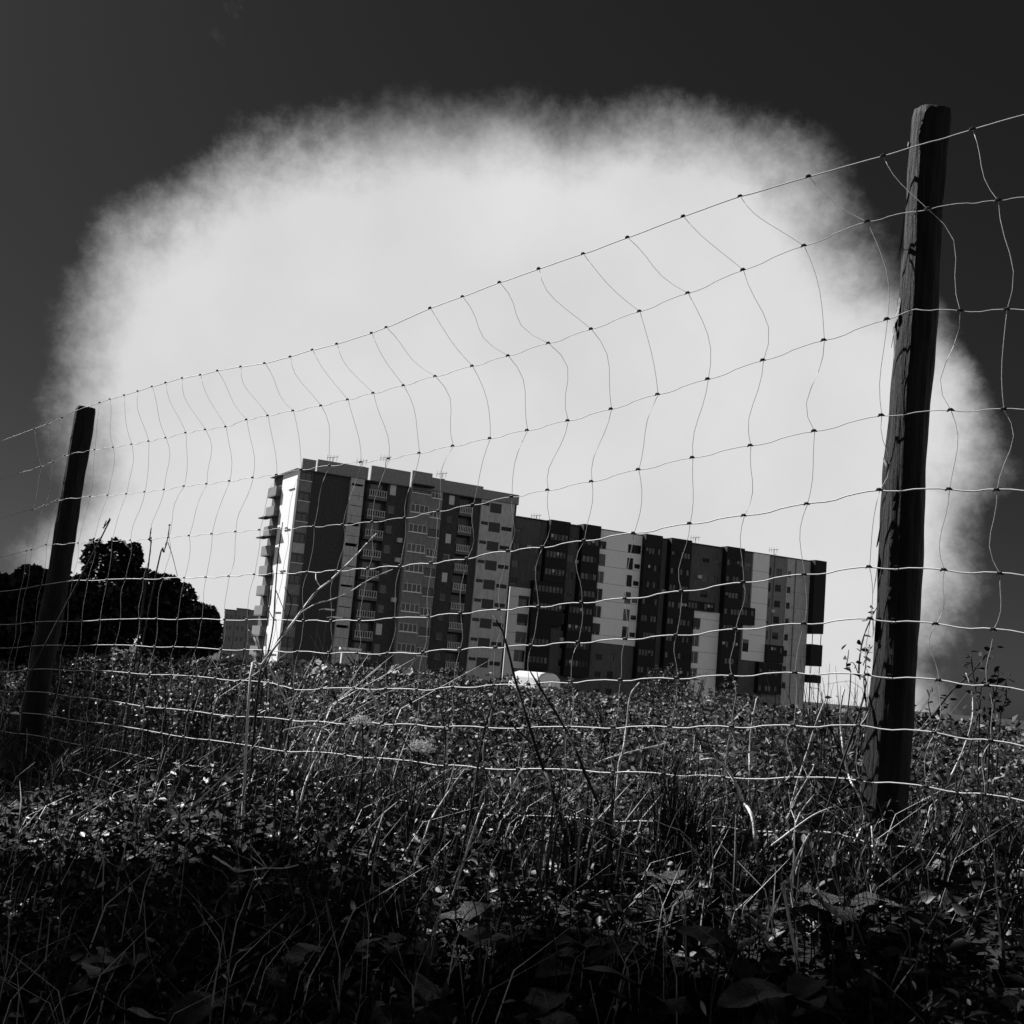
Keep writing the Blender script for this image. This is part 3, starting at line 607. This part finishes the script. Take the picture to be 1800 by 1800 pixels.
# ------------------------------------------------------------------ single stalks, twigs and dry leaves
def path(px, Y): return smooth([at(a, b, Y + .02 * i * (-1) ** i) for i, (a, b) in enumerate(px)])
def stalk(px, Y, wpx, m, label, name='dry_stalk', cat='stalk', group='dry stalks standing in the weeds', root=True, branches=()):
    p = [at(a, b, Y + .015 * i * (-1) ** i) for i, (a, b) in enumerate(px)]
    if root:
        q = p[-1].copy(); g = float(ground(q[0], q[1])); d = p[-1] - p[-2]; d /= np.linalg.norm(d)
        if q[2] > g: p.append(q + np.array([d[0], 0, min(d[2], -.5)]) * (q[2] - g + .05) / max(.5, -d[2]))
    P = smooth(p); b = P[-1]; r = wpx / 2 * Y / FPX
    t = thing(name, label, cat, b, 0, group); k = len(P)
    rr = [r * (.55 + .6 * i / (k - 1)) * (1.25 if i % 6 == 3 else 1) for i in range(k)]
    MB().tube([q - b for q in P], rr, 6).build('stem', m, t, smooth=True)
    for br in branches:
        bp = path(br, Y); MB().tube([q - b for q in bp], [r * .6 * (1 - .5 * i / len(bp)) for i in range(len(bp))], 5).build('branch', m, t)
    return t, P
def twigleaf(t, base, pts, size, m='darkstem', nm='leaf'):
    for q in pts:
        V, Q = leaves6(np.array([q - base]), size, .2, .55); link(nm, fastmesh('leaf', V, Q, m), t)
stalk([(1232, 1336), (1255, 1335), (1277, 1350), (1293, 1378), (1306, 1407), (1325, 1446)], 4.0, 6, 'stalk', 'thick pale stalk bent over at the top like a hook')
stalk([(1330, 1228), (1322, 1272), (1318, 1315), (1318, 1364), (1319, 1413)], 4.4, 4.5, 'stalk', 'straight pale stalk standing upright right of the hooked one')
stalk([(1484, 1211), (1478, 1242), (1478, 1281), (1483, 1321), (1490, 1358), (1501, 1385), (1512, 1404), (1520, 1440)], 3.9, 4.5, 'stalk', 'long curved pale stalk just left of the near post')
stalk([(1451, 1229), (1434, 1272), (1419, 1321), (1403, 1370), (1388, 1425), (1379, 1443)], 4.1, 3.5, 'stalk', 'slanting thin pale stalk between the curved and straight ones')
stalk([(1124, 1200), (1108, 1223), (1102, 1272), (1095, 1321), (1087, 1358)], 4.6, 4.5, 'stalk', 'upright pale stalk with a kinked tip below the wide white column')
stalk([(1047, 1341), (1092, 1326), (1176, 1306)], 4.6, 3, 'stalk', 'thin pale stalk lying almost level across the weeds', root=False)
stalk([(1423, 1465), (1409, 1492), (1397, 1520), (1388, 1550), (1379, 1573)], 3.0, 5, 'stalk', 'short slanting grey stalk low on the near bank')
stalk([(1461, 1419), (1428, 1434), (1397, 1456), (1357, 1486)], 3.5, 3.5, 'stalk', 'flat slanting stalk low beside the near post', root=False)
stalk([(1532, 1452), (1536, 1486), (1542, 1501)], 3.4, 5, 'stalk', 'short bright blade at the foot of the near post')
stalk([(1145, 1275), (1157, 1306), (1162, 1327)], 4.6, 3, 'stalk', 'short pale twig right of the kinked stalk', root=False)
stalk([(817, 1352), (793, 1385), (770, 1420), (758, 1440), (752, 1455)], 4.3, 3.5, 'stalk', 'long pale blade slanting below the lower fence wire')
stalk([(897, 1367), (900, 1385), (904, 1400)], 4.2, 4, 'stalk', 'short bright piece of stalk in the grass below the van', root=False)
stalk([(850, 1412), (843, 1430), (836, 1450)], 4.0, 4, 'stalk', 'short pale blade leaning in the grass, left of the bright piece')
stalk([(587, 1285), (560, 1325), (545, 1357), (532, 1395)], 4.9, 4, 'stalk', 'pale stalk slanting left of the dry umbel')
stalk([(457, 1300), (425, 1335), (387, 1372)], 4.8, 2.5, 'stalk', 'thin straw slanting up from the left weeds', branches=[[(390, 1370), (412, 1357), (430, 1347)], [(392, 1371), (420, 1358), (440, 1353)], [(396, 1372), (425, 1368), (450, 1372)]])
stalk([(437, 1107), (447, 1120), (454, 1132), (457, 1142)], 6.5, 3.5, 'stalk', 'short bright stalk left of the slanting twig')
stalk([(484, 1180), (490, 1195), (489, 1206)], 6.0, 3.5, 'stalk', 'short bright stub on the fence wire below the brick corner', root=False)
stalk([(645, 1200), (655, 1222), (665, 1242)], 5.4, 4, 'stalk', 'pale tip of a stalk crossing the weeds below the balconies', root=False)
GD = 'dark stems standing against the light'
stalk([(882, 1105), (895, 1150), (907, 1200), (930, 1275), (955, 1352), (970, 1387)], 4.2, 6, 'darkstem', 'thick dark stem crossing the corner between the two blocks', 'dark_stem', group=GD, branches=[[(884, 1110), (872, 1090), (866, 1082)], [(925, 1260), (950, 1268), (980, 1273)]])
stalk([(932, 1180), (950, 1210), (990, 1275), (1020, 1337), (1035, 1375)], 4.1, 5, 'darkstem', 'dark stem slanting across the white van roof', 'dark_stem', group=GD, branches=[[(950, 1210), (947, 1195), (944, 1182)]])
stalk([(880, 1255), (908, 1282), (935, 1307)], 4.3, 3.5, 'darkstem', 'thin dark stem left of the thick one', 'dark_stem', group=GD, root=False)
stalk([(876, 1205), (852, 1280), (840, 1345), (830, 1415), (817, 1475)], 4.2, 4.5, 'darkstem', 'tall dark stem curving down to the left below the brick block', 'dark_stem', group=GD)
stalk([(700, 1285), (690, 1262), (676, 1250), (735, 1340), (760, 1390)][2:], 4.6, 3, 'darkstem', 'dark stem rising between the two dry umbels', 'dark_stem', group=GD)
stalk([(772, 1245), (778, 1262), (783, 1300), (780, 1360)], 4.6, 3, 'darkstem', 'dark stem right of the second dry umbel', 'dark_stem', group=GD)
t, P = stalk([(662, 938), (645, 955), (629, 973), (605, 997), (581, 1020), (558, 1038), (531, 1072), (500, 1115), (460, 1168), (440, 1190)], 5.2, 4.2, 'stalk', 'long bare twig slanting across the brick block', 'bare_twig', 'twig', 'bare twigs before the brick block',
             branches=[[(529, 1077), (556, 1061), (580, 1055), (612, 1042), (640, 1024), (663, 1012), (690, 1001)], [(565, 1034), (556, 1020), (555, 1008)]])
stalk([(497, 918), (489, 975), (484, 1040), (480, 1100), (468, 1160), (455, 1195)], 5.6, 3.2, 'darkstem', 'upright dark stem before the sunlit end wall', 'dark_stem', group=GD, branches=[[(484, 1035), (492, 1055), (500, 1075)], [(482, 1090), (472, 1070), (470, 1040)]])
stalk([(476, 972), (478, 1030), (470, 1090), (458, 1170)], 5.8, 2.6, 'darkstem', 'thin dark stem left of the one before the end wall', 'dark_stem', group=GD)
stalk([(500, 1032), (512, 1060), (497, 1110), (470, 1165)][::1], 5.7, 2.6, 'darkstem', 'bent dark stem right of the one before the end wall', 'dark_stem', group=GD)
for px, lb in (([(298, 923), (295, 945), (288, 970), (276, 1000)], 'thin dark stem with forked top above the dark trees'), ([(266, 928), (263, 950), (262, 985)], 'thin dark stem left of the forked one above the trees'),
               ([(187, 915), (182, 928), (178, 945)], 'short twig over the top of the tallest dark tree')):
    t, P = stalk(px, 7.4, 2.6, 'darkstem', lb, 'dark_stem', group=GD, branches=[[(px[1][0], px[1][1] + 8), (px[1][0] + 8, px[1][1] + 32), (px[1][0] + 17, px[1][1] + 68)]] if px[0][0] == 298 else ())
    twigleaf(t, P[-1], P[:-2:2], .02)
# dry umbels
def umbel(px, py, Y, wpx, stem, label, k=26):
    t, P = stalk([(px, py)] + stem, Y, 4, 'darkstem', label, 'dry_umbel', 'dry flower', 'dry umbels in the weeds'); b = P[-1]; c = at(px, py, Y) - b; w = wpx * Y / FPX / 2
    q = MB(); s = MB()
    for i in range(k):
        a = 2.4 * i; r = w * math.sqrt((i + .5) / k); e = c + np.array([math.cos(a) * r, math.sin(a) * r, .35 * w - .55 * r * r / w]); s.tube([c - [0, 0, .4 * w], e], .0012, 4)
        for j in range(4):
            o = e + rng.normal(0, .007, 3); q.box(o[0]-.0028, o[0]+.0028, o[1]-.0028, o[1]+.0028, o[2]-.002, o[2]+.002)
    s.build('rays', 'stalk', t); q.build('seed_head', 'frame', t)
umbel(635, 1266, 4.8, 40, [(637, 1275), (638, 1320), (637, 1362), (627, 1427)], 'flat pale umbel on a tall dark stem, the left one')
umbel(742, 1312, 4.7, 56, [(735, 1322), (735, 1345), (725, 1410)], 'wide pale umbel right of the flat one', 34)
# leafy shoots by the near post
GS = 'leafy shoots beside the near post'
def shoot(px, Y, wpx, label, m='darkstem', nl=9, ls=.03, branches=()):
    t, P = stalk(px, Y, wpx, m, label, 'leafy_shoot', 'shoot', GS, branches=branches)
    k = len(P); pts = [P[i] + rng.normal(0, .014, 3) for i in np.linspace(0, k * .62, nl).astype(int)]
    for br in branches: pts += [q + rng.normal(0, .01, 3) for q in path(br, Y)[2::2]]
    twigleaf(t, P[-1], pts, ls)
shoot([(1542, 1067), (1533, 1083), (1519, 1117), (1512, 1150), (1510, 1185), (1517, 1230)], 3.9, 3.2, 'leafy shoot rising up the left edge of the near post', branches=[[(1512, 1195), (1500, 1165), (1488, 1172)], [(1517, 1170), (1527, 1145), (1534, 1135)]])
shoot([(1526, 1140), (1521, 1175), (1522, 1235)], 4.0, 2.6, 'short leafy shoot right against the left side of the near post', nl=6)
shoot([(1492, 1142), (1490, 1160), (1488, 1172), (1494, 1215)], 4.1, 2.2, 'thin bare tipped shoot a little left of the near post', nl=3)
shoot([(1746, 1137), (1726, 1160), (1708, 1183), (1671, 1217), (1637, 1262), (1606, 1294)], 4.2, 3.6, 'leafy shoot slanting up to the right of the near post', nl=14, branches=[[(1637, 1262), (1632, 1235), (1636, 1212)], [(1641, 1258), (1660, 1245), (1670, 1236)]])
shoot([(1698, 1183), (1706, 1205), (1710, 1225), (1708, 1271), (1692, 1321), (1658, 1392), (1633, 1446)], 3.8, 3.6, 'long leafy shoot curving up at the right edge', 'stalk', 12)
shoot([(1707, 1150), (1710, 1180), (1716, 1225), (1712, 1290)], 4.2, 2.8, 'upright leafy shoot behind the long curving one', nl=12)
for i, (a, b) in enumerate([(1738, 1150), (1755, 1172), (1768, 1190), (1745, 1205)]):
    shoot([(a, b), (a - 6 + 3 * i, b + 40), (a - 16 + 2 * i, b + 95)], 4.3, 2.8, 'leafy shoot of the bush at the right edge, %s' % ['the tallest', 'second tallest', 'at the very edge', 'the lowest'][i], nl=13, ls=.034)
# grass clumps beyond the wire
def clump(px, py, Y, n, hgt, label, m='grass', w=.004, lean=.25, sp=.12, name='grass_clump'):
    p = at(px, py, Y); g = float(ground(p[0], p[1])); t = thing(name, label, 'grass clump', (p[0], p[1], g), 0, 'tall grass clumps in the field')
    B = np.stack([rng.normal(0, sp, n), rng.normal(0, sp, n), np.zeros(n)], 1); V, Q = blades(B, (p[2] - g) * rng.uniform(.6, 1.15, n) * hgt, w, lean, .6); link('blades', fastmesh('blades', V, Q, m), t)
clump(1470, 1205, 5.0, 160, 1, 'spiky tall grass left of the near post', w=.004); clump(1508, 1200, 4.8, 150, 1, 'dense spiky grass against the near post', w=.004)
clump(1435, 1235, 5.4, 120, 1, 'spiky grass at the right end of the farther block')
clump(545, 1112, 7.5, 26, 1, 'pale arching grass before the brick wall', 'straw', .005, .4, .3); clump(515, 1128, 7.8, 20, 1, 'pale grass below the sunlit end wall', 'straw', .005, .35, .25)
clump(585, 1128, 7.0, 20, 1, 'pale grass left of the white kiosk', 'straw', .005, .35, .25); clump(632, 1150, 7.2, 24, 1, 'pale grass below the white kiosk', 'straw', .004, .3, .25)
clump(440, 1120, 8.0, 120, 1, 'grey grass between the dark trees and the end wall', 'grass', .006, .3, .4)
clump(1035, 1360, 4.0, 60, 1, 'tuft of narrow blades below the van roof', 'grass', .005, .15, .07); clump(1195, 1330, 4.0, 220, 1, 'feathery dark grass head in the middle of the weeds', 'darkstem', .002, .08, .035)
# pale dry leaves on the bank
def dryleaf(px, py, Y, wpx, ang, label, asp=.3):
    for Y in np.linspace(2.0, 5.5, 141):
        p = at(px, py, Y)
        if p[2] < float(ground(p[0], p[1])) + .07: break
    s = wpx * Y / FPX; q = MB(); n = 11
    for i in range(n + 1):
        t = i / n; w = asp * .5 * math.sin(math.pi * (.06 + .88 * t)) ** .6 * (1 + .3 * math.sin(8 * t + px) + .25 * math.sin(23 * t + py)); z = .08 * math.sin(5 * t + py)
        q.v += [(t - .5, -w * (1 + .3 * math.sin(31 * t)), z + .12 * math.sin(6 * t)), (t - .5, .1 * w, z - .05), (t - .5, w, z + .16 * math.sin(3 * t + px))]
    for i in range(n): b = 3 * i; q.f += [(b, b + 3, b + 4, b + 1), (b + 1, b + 4, b + 5, b + 2)]
    o = q.build('dry_leaf', 'dry', None, p, smooth=True); o.scale = (s, s, s)
    o.rotation_euler = (R(62) + rng.uniform(-.2, .2), -ang, rng.uniform(-.2, .2)); tag(o, label, 'dry leaf', 'pale dry leaves on the near bank')
dryleaf(572, 1480, 3.3, 48, R(-22), 'large torn pale leaf, brightest on the left of the bank', .34)
dryleaf(583, 1502, 3.2, 24, R(5), 'short pale leaf just under the large torn one', .4)
dryleaf(598, 1524, 3.1, 34, R(-8), 'thin curled pale leaf below the short one', .2)
dryleaf(978, 1525, 3.0, 52, R(4), 'long flat pale leaf in the middle of the bank', .26)
dryleaf(1000, 1460, 3.3, 36, R(-35), 'crumpled pale leaf above the curled one', .5)
dryleaf(1003, 1498, 3.1, 50, R(-45), 'curled pale leaf above the long flat one', .3)
dryleaf(1045, 1488, 3.2, 26, R(-4), 'small pale leaf right of the curled one', .3)
dryleaf(1178, 1518, 3.1, 14, R(5), 'tiny pale leaf right of the middle of the bank', .5)
dryleaf(855, 1568, 2.8, 24, R(-75), 'upright bright scrap of leaf below the middle', .35)
dryleaf(844, 1534, 2.9, 26, R(-32), 'narrow pale leaf above the upright scrap', .2)
dryleaf(697, 1648, 2.5, 30, R(-20), 'grey ribbed leaf low on the bank', .8)
dryleaf(1068, 1592, 2.7, 32, R(-38), 'slanting pale leaf low right of the middle', .22)
dryleaf(514, 1654, 2.5, 14, R(-38), 'small scrap of leaf lowest on the left', .3)
dryleaf(367, 1484, 3.3, 34, R(35), 'grey pointed leaf left of the forked twig', .3); dryleaf(436, 1484, 3.3, 36, R(45), 'grey pointed leaf on the forked twig', .28)
dryleaf(627, 1366, 4.4, 18, R(75), 'bright scrap hanging on the stem of the flat umbel', .4)
dryleaf(815, 1455, 3.6, 26, R(-12), 'pale leaf above the narrow one', .35); dryleaf(265, 1440, 3.8, 16, R(-10), 'pale scrap of leaf at the far left', .5); dryleaf(328, 1354, 4.6, 12, R(-20), 'small bright scrap in the left weeds', .5)
stalk([(525, 1520), (500, 1526), (470, 1526), (440, 1529), (415, 1532), (402, 1522), (375, 1505)], 3.1, 3.2, 'stalk', 'forked pale twig lying on the left of the bank', 'fallen_twig', 'twig', 'twigs lying on the bank', False,
      [[(470, 1526), (455, 1505), (440, 1485)], [(466, 1525), (452, 1514), (442, 1507)]])

# ------------------------------------------------------------------ fence posts
def post(name_label, top, bot, Y, r0, r1, seed, near):
    def behind(px, py): d = ray(px, py); return CAM + d * ((((P1 - fn * (r1 + .013)) - CAM) @ fn) / (d @ fn))
    a, b = behind(*top), behind(*bot); g = float(ground(b[0], b[1]))
    d = (b - a) / np.linalg.norm(b - a); b = a + d * ((a[2] - g + .25) / -d[2]); Lh = np.linalg.norm(b - a)
    t = thing('fence_post', name_label, 'fence post', b, 0, 'wooden posts of the wire fence')
    q = MB(); nr, ns = 90, 36; rs = np.random.default_rng(seed); ph = rs.uniform(0, 6.28, 14); up = a - b; up /= np.linalg.norm(up)
    ex = np.cross(np.array([0, 1., 0]), up); ex /= np.linalg.norm(ex); ey = np.cross(up, ex)
    for i in range(nr + 1):
        f = i / nr; r = r1 + (r0 - r1) * f; z = f * Lh
        cx = .006 * math.sin(2.1 * z + ph[0]) + .003 * math.sin(6 * z + ph[1])
        if i == nr: r *= .93
        for j in range(ns):
            th = 2 * math.pi * j / ns
            dr = .0035 * math.sin(3 * th + 1.5 * z + ph[2]) + .002 * math.sin(7 * th + 2.7 * z + ph[3]) + .0018 * math.sin(13 * th + .9 * z + ph[4]) + .0022 * math.sin(9 * z + 2 * th + ph[5]) + .0012 * math.sin(31 * z + 5 * th)
            kz = math.exp(-((z - Lh * .55) / .05) ** 2 - (((th - 3.0 + math.pi) % 6.283 - math.pi) / .35) ** 2) * .008
            q.v.append(tuple(ex * (math.cos(th) * (r + dr + kz) + cx) + ey * math.sin(th) * (r + dr) + up * z))
    for i in range(nr):
        for j in range(ns): q.f.append((i*ns + j, i*ns + (j+1) % ns, (i+1)*ns + (j+1) % ns, (i+1)*ns + j))
    q.f.append(tuple(nr*ns + j for j in range(ns))); q.build('shaft', 'wood', t, smooth=True)
    if near:
        for k in range(9):
            z = Lh * rs.uniform(.22, .93); th = math.pi + rs.uniform(-.55, .1); r = r1 + (r0 - r1) * z / Lh; hl = rs.uniform(.05, .2); m = MB(); w = rs.uniform(.12, .26)
            for i in range(7):
                f = i / 6; lift = .004 + .010 * (f ** 2 if k % 2 else (1 - f) ** 2); ww = w * math.sin(math.pi * (.12 + .76 * f))
                for e in (-1, 0, 1):
                    an = th + e * ww + .05 * math.sin(9 * f + k); m.v.append(tuple(ex * math.cos(an) * (r + lift) + ey * math.sin(an) * (r + lift) + up * (z + (f - .5) * hl)))
            for i in range(6): c = 3 * i; m.f += [(c, c + 1, c + 4, c + 3), (c + 1, c + 2, c + 5, c + 4)]
            m.build('bark_flake', 'flake', t)
        m = MB(); z = Lh * .955; r = r0
        m.tube([ex * -r + up * z, ex * (-r - .012) + up * z], .009, 8); m.build('nail_head', 'metal', t)
    return t, a, b
tp, pa, pb = post('near wooden fence post, tall, thick and peeling on its lit side', (1637, 196), (1553, 1430), 3.7, .060, .073, 3, True)
post('far wooden fence post, small in the distance by the dark trees', (152, 716), (101, 1010), 8.2, .070, .088, 5, False)

# ------------------------------------------------------------------ wire fence: line wires and upright stay wires
def onf(px, py):
    d = ray(px, py); t = ((P1 - CAM) @ fn) / (d @ fn); return CAM + d * t
fence = thing('wire_fence', 'sagging wire field fence strung between the two wooden posts', 'wire fence', P1)
LW = [
 [(1800,203),(1710,228),(1640,249),(1553,275),(1422,311),(1302,346),(1202,381),(1104,418),(1026,447),(948,473),(879,497),(814,522),(757,542),(680,576),(654,586),(593,605),(550,615.5),(511,627.5),(466,639),(424,645),(383,652),(353,659.5),(321,665),(292,673),(268,680),(243,688),(219,695),(194,702),(176,708),(150,716),(134,722),(110,734),(85,745),(61,754),(30,765),(0,776)],
 [(1800,347),(1755,353),(1700,358),(1600,373),(1525,390),(1414,433),(1307,475),(1210,516),(1125,548),(1040,579),(965,604),(894,626),(831,644),(766,662),(710,678),(657,691.5),(612,703),(565,713.6),(516,722.5),(471.5,731),(434,738),(397.5,750.6),(361.5,755.5),(327,761),(292,770),(262,776),(232,781.4),(199.5,786.6),(167,790.6),(140,795),(115,801),(94,812),(73,820),(52,827),(0,842)],
 [(1800,545),(1688,547),(1610,544),(1560,562),(1449,599),(1342,634),(1245,667),(1157,694),(1075,719.6),(999,740),(927.6,757),(862,771),(797,784.4),(738,797),(684,806.7),(635,813),(580,819),(530,826),(487,835),(445,840),(404,846),(364,851),(324,855),(289,861),(255,865),(223,868.5),(190,871),(159,873),(130,876),(102,879),(79,889),(58,896),(0,911)],
 [(1800,720),(1672,722),(1550,731),(1432,758.5),(1320,784),(1218,805),(1123,826),(1040.6,847),(963.6,862),(900,874),(832,888),(771,899),(712,911),(655,918),(603,923),(552,926),(505,929),(457,932),(415,935),(373,939),(333,942),(297,945),(263,948),(230,950),(197,951),(165,952),(138,955),(105,957),(82,958),(56,967),(0,980)],
 [(1800,863),(1675,861),(1543,862),(1434,884),(1316,906),(1212,921),(1120,937),(1027,951),(949,963),(882,970),(812,984),(750,991),(693,996),(643,1000),(596,1003.5),(550,1006),(505,1008),(448,1010),(409,1013),(368,1015),(327,1016),(255,1018),(137,1020),(0,1040)],
 [(1800,1012),(1667,1003),(1532,997),(1420,1010),(1309,1024),(1204,1039),(1109,1052),(1020,1060),(945,1067),(880,1072),(801,1079),(738,1085.5),(622,1091),(565,1091.7),(521,1091),(380,1089),(280,1088),(100,1092),(0,1098)],
 [(1800,1113),(1663,1099),(1528,1088),(1411,1097),(1300,1106),(1197,1117),(1099,1124),(1012,1130),(934,1135),(861,1139),(789,1142),(723,1149),(640,1149),(556,1147),(492,1145),(380,1141),(242,1135),(100,1134),(0,1139)],
 [(1800,1214),(1668,1198),(1525,1187),(1402,1183),(1287,1188),(1179,1193),(1080,1196),(984,1200),(908,1204),(806,1208),(740,1213),(627,1210),(514,1212),(484,1202),(375,1192),(220,1182),(90,1176),(0,1180)],
 [(1800,1312),(1660,1291),(1526,1277),(1400,1276),(1284,1278),(1177,1278),(1045,1279),(852,1279),(747,1276),(660,1271),(592,1272),(505,1265),(380,1256),(230,1238),(90,1218),(0,1214)],
 [(1800,1408),(1640,1385),(1492,1369),(1281,1367),(1171,1361),(1032,1355),(840,1350),(750,1342),(600,1326),(480,1318),(280,1288),(90,1258),(0,1250)],
 [(1800,1530),(1640,1498),(1520,1480),(1474,1465),(1300,1458),(1211,1449),(1040,1440),(840,1430),(500,1375),(250,1330),(90,1298),(0,1284)]]
for w in LW:                       # the wires run on past both posts
    for i0, i1 in ((0, 1), (-1, -2)):
        (x0, y0), (x1, y1) = w[i0], w[i1]; sg = 90 if i0 == 0 else -90; q = (x0 + sg, y0 + (y1 - y0) / (x1 - x0) * sg)
        if i0 == 0: w.insert(0, q)
        else: w.append(q)
WP = [[onf(*q) for q in w] for w in LW]
def U(p): return float((p - P1) @ fd)
def wire_at(i, u):
    P = WP[i]; us = [U(p) for p in P]
    for a in range(len(P) - 1):
        if us[a] <= u <= us[a + 1] or us[a] >= u >= us[a + 1]:
            t = (u - us[a]) / (us[a + 1] - us[a] + 1e-9); return P[a] + (P[a + 1] - P[a]) * t
    return None
# u positions of the knots of every stay on every line wire, counted from the right
LQ = [w[1:-1] for w in LW]
K1 = LQ[0][1:2] + LQ[0][3:29] + LQ[0][31:34]
K2 = [(1755,353),(1632,367)] + LQ[1][4:29] + LQ[1][30:34]
K3 = [(1770,546),(1688,547)] + LQ[2][3:28] + LQ[2][29:32]
K4 = [(1765,721)] + LQ[3][1:27] + LQ[3][28:30]
n_st = min(len(K1), len(K2), len(K3))
def ku(K, j): return U(onf(*K[j])) if j < len(K) else None
stays = []
for j in range(len(K1)):
    us = [ku(K, j) for K in (K1, K2, K3, K4)]
    base = [q for q in us if q is not None]; last = base[-1]
    row = us[:]
    for i in range(4): row[i] = row[i] if row[i] is not None else last
    for i in range(4, 11):
        row.append(row[3] + .012 * math.sin(j * 1.7 + i * 2.1) + .004 * (i - 3))
    stays.append(row)
uR, uL = -.9, FL + 2.2
for i, P in enumerate(WP):
    pts = []
    for a in range(len(P) - 1):
        n = 6; p, q = P[a], P[a + 1]; Ld = np.linalg.norm(q - p)
        for s in range(n):
            t = s / n; c = p + (q - p) * t
            kk = (.0042 if i else .0008) * min(1, Ld / .22)
            pts.append(c + np.array([0, 0, kk * math.sin(2 * math.pi * t) + (kk * .6 if s == 3 else 0)]) + fn * (.002 * math.sin(a * 2.3 + i) + .002))
    pts.append(P[-1])
    MB().tube([q - P1 for q in pts], .0015 if 0 < i < 4 else .0023, 6).build('line_wire', 'wire', fence, smooth=True)
kn = MB()
for j, row in enumerate(stays):
    pts = []
    knots = [wire_at(i, row[i]) for i in range(11)]
    for i in range(11):
        p = knots[i]
        if p is None: continue
        if i and knots[i - 1] is not None:
            a = knots[i - 1]; bow = .020 * random.uniform(.35, 1.5) * (1 if i % 2 else -1); sb = random.uniform(-.7, .7) * bow * (1 if i != 1 else .9) * math.copysign(1, math.sin(j * .9 + 1.2) + .75)
            for s in range(1, 6):
                t = s / 6; pts.append(a + (p - a) * t + (fd * (bow * math.sin(math.pi * t) + sb * math.sin(2 * math.pi * t)) + fn * .3 * sb * math.sin(math.pi * t)) * np.linalg.norm(p - a) / .25)
        pts.append(p)
        rr = .0062; dx = fd * .012; e = np.array([0, 0, .003])
        kn.tube([p - P1 + fn * .004 - dx - e * .6, p - P1 + fn * .006 - dx * .3 + e, p - P1 + fn * .006 + dx * .4 + e, p - P1 + fn * .004 + dx - e], [.002, rr * .8, rr * .8, .002], 6)
    if len(pts) > 2: MB().tube([q - P1 for q in pts], .0011, 5).build('stay_wire', 'wire', fence, smooth=True)
kn.build('wire_knots', 'knot', fence, kind='stuff')
# staples that hold the wires to the near post
for i in range(1, 8):
    c = wire_at(i, U(onf(1610 - i * 6, 370 + i * 100)))
    if c is None: continue
    MB().tube([c + fn * -.012 + [0, 0, .008], c + fn * .006 + [0, 0, .008], c + fn * .006 - [0, 0, .008], c + fn * -.012 - [0, 0, .008]], .0018, 5).build('staple', 'metal', tp, -Vector(pb))
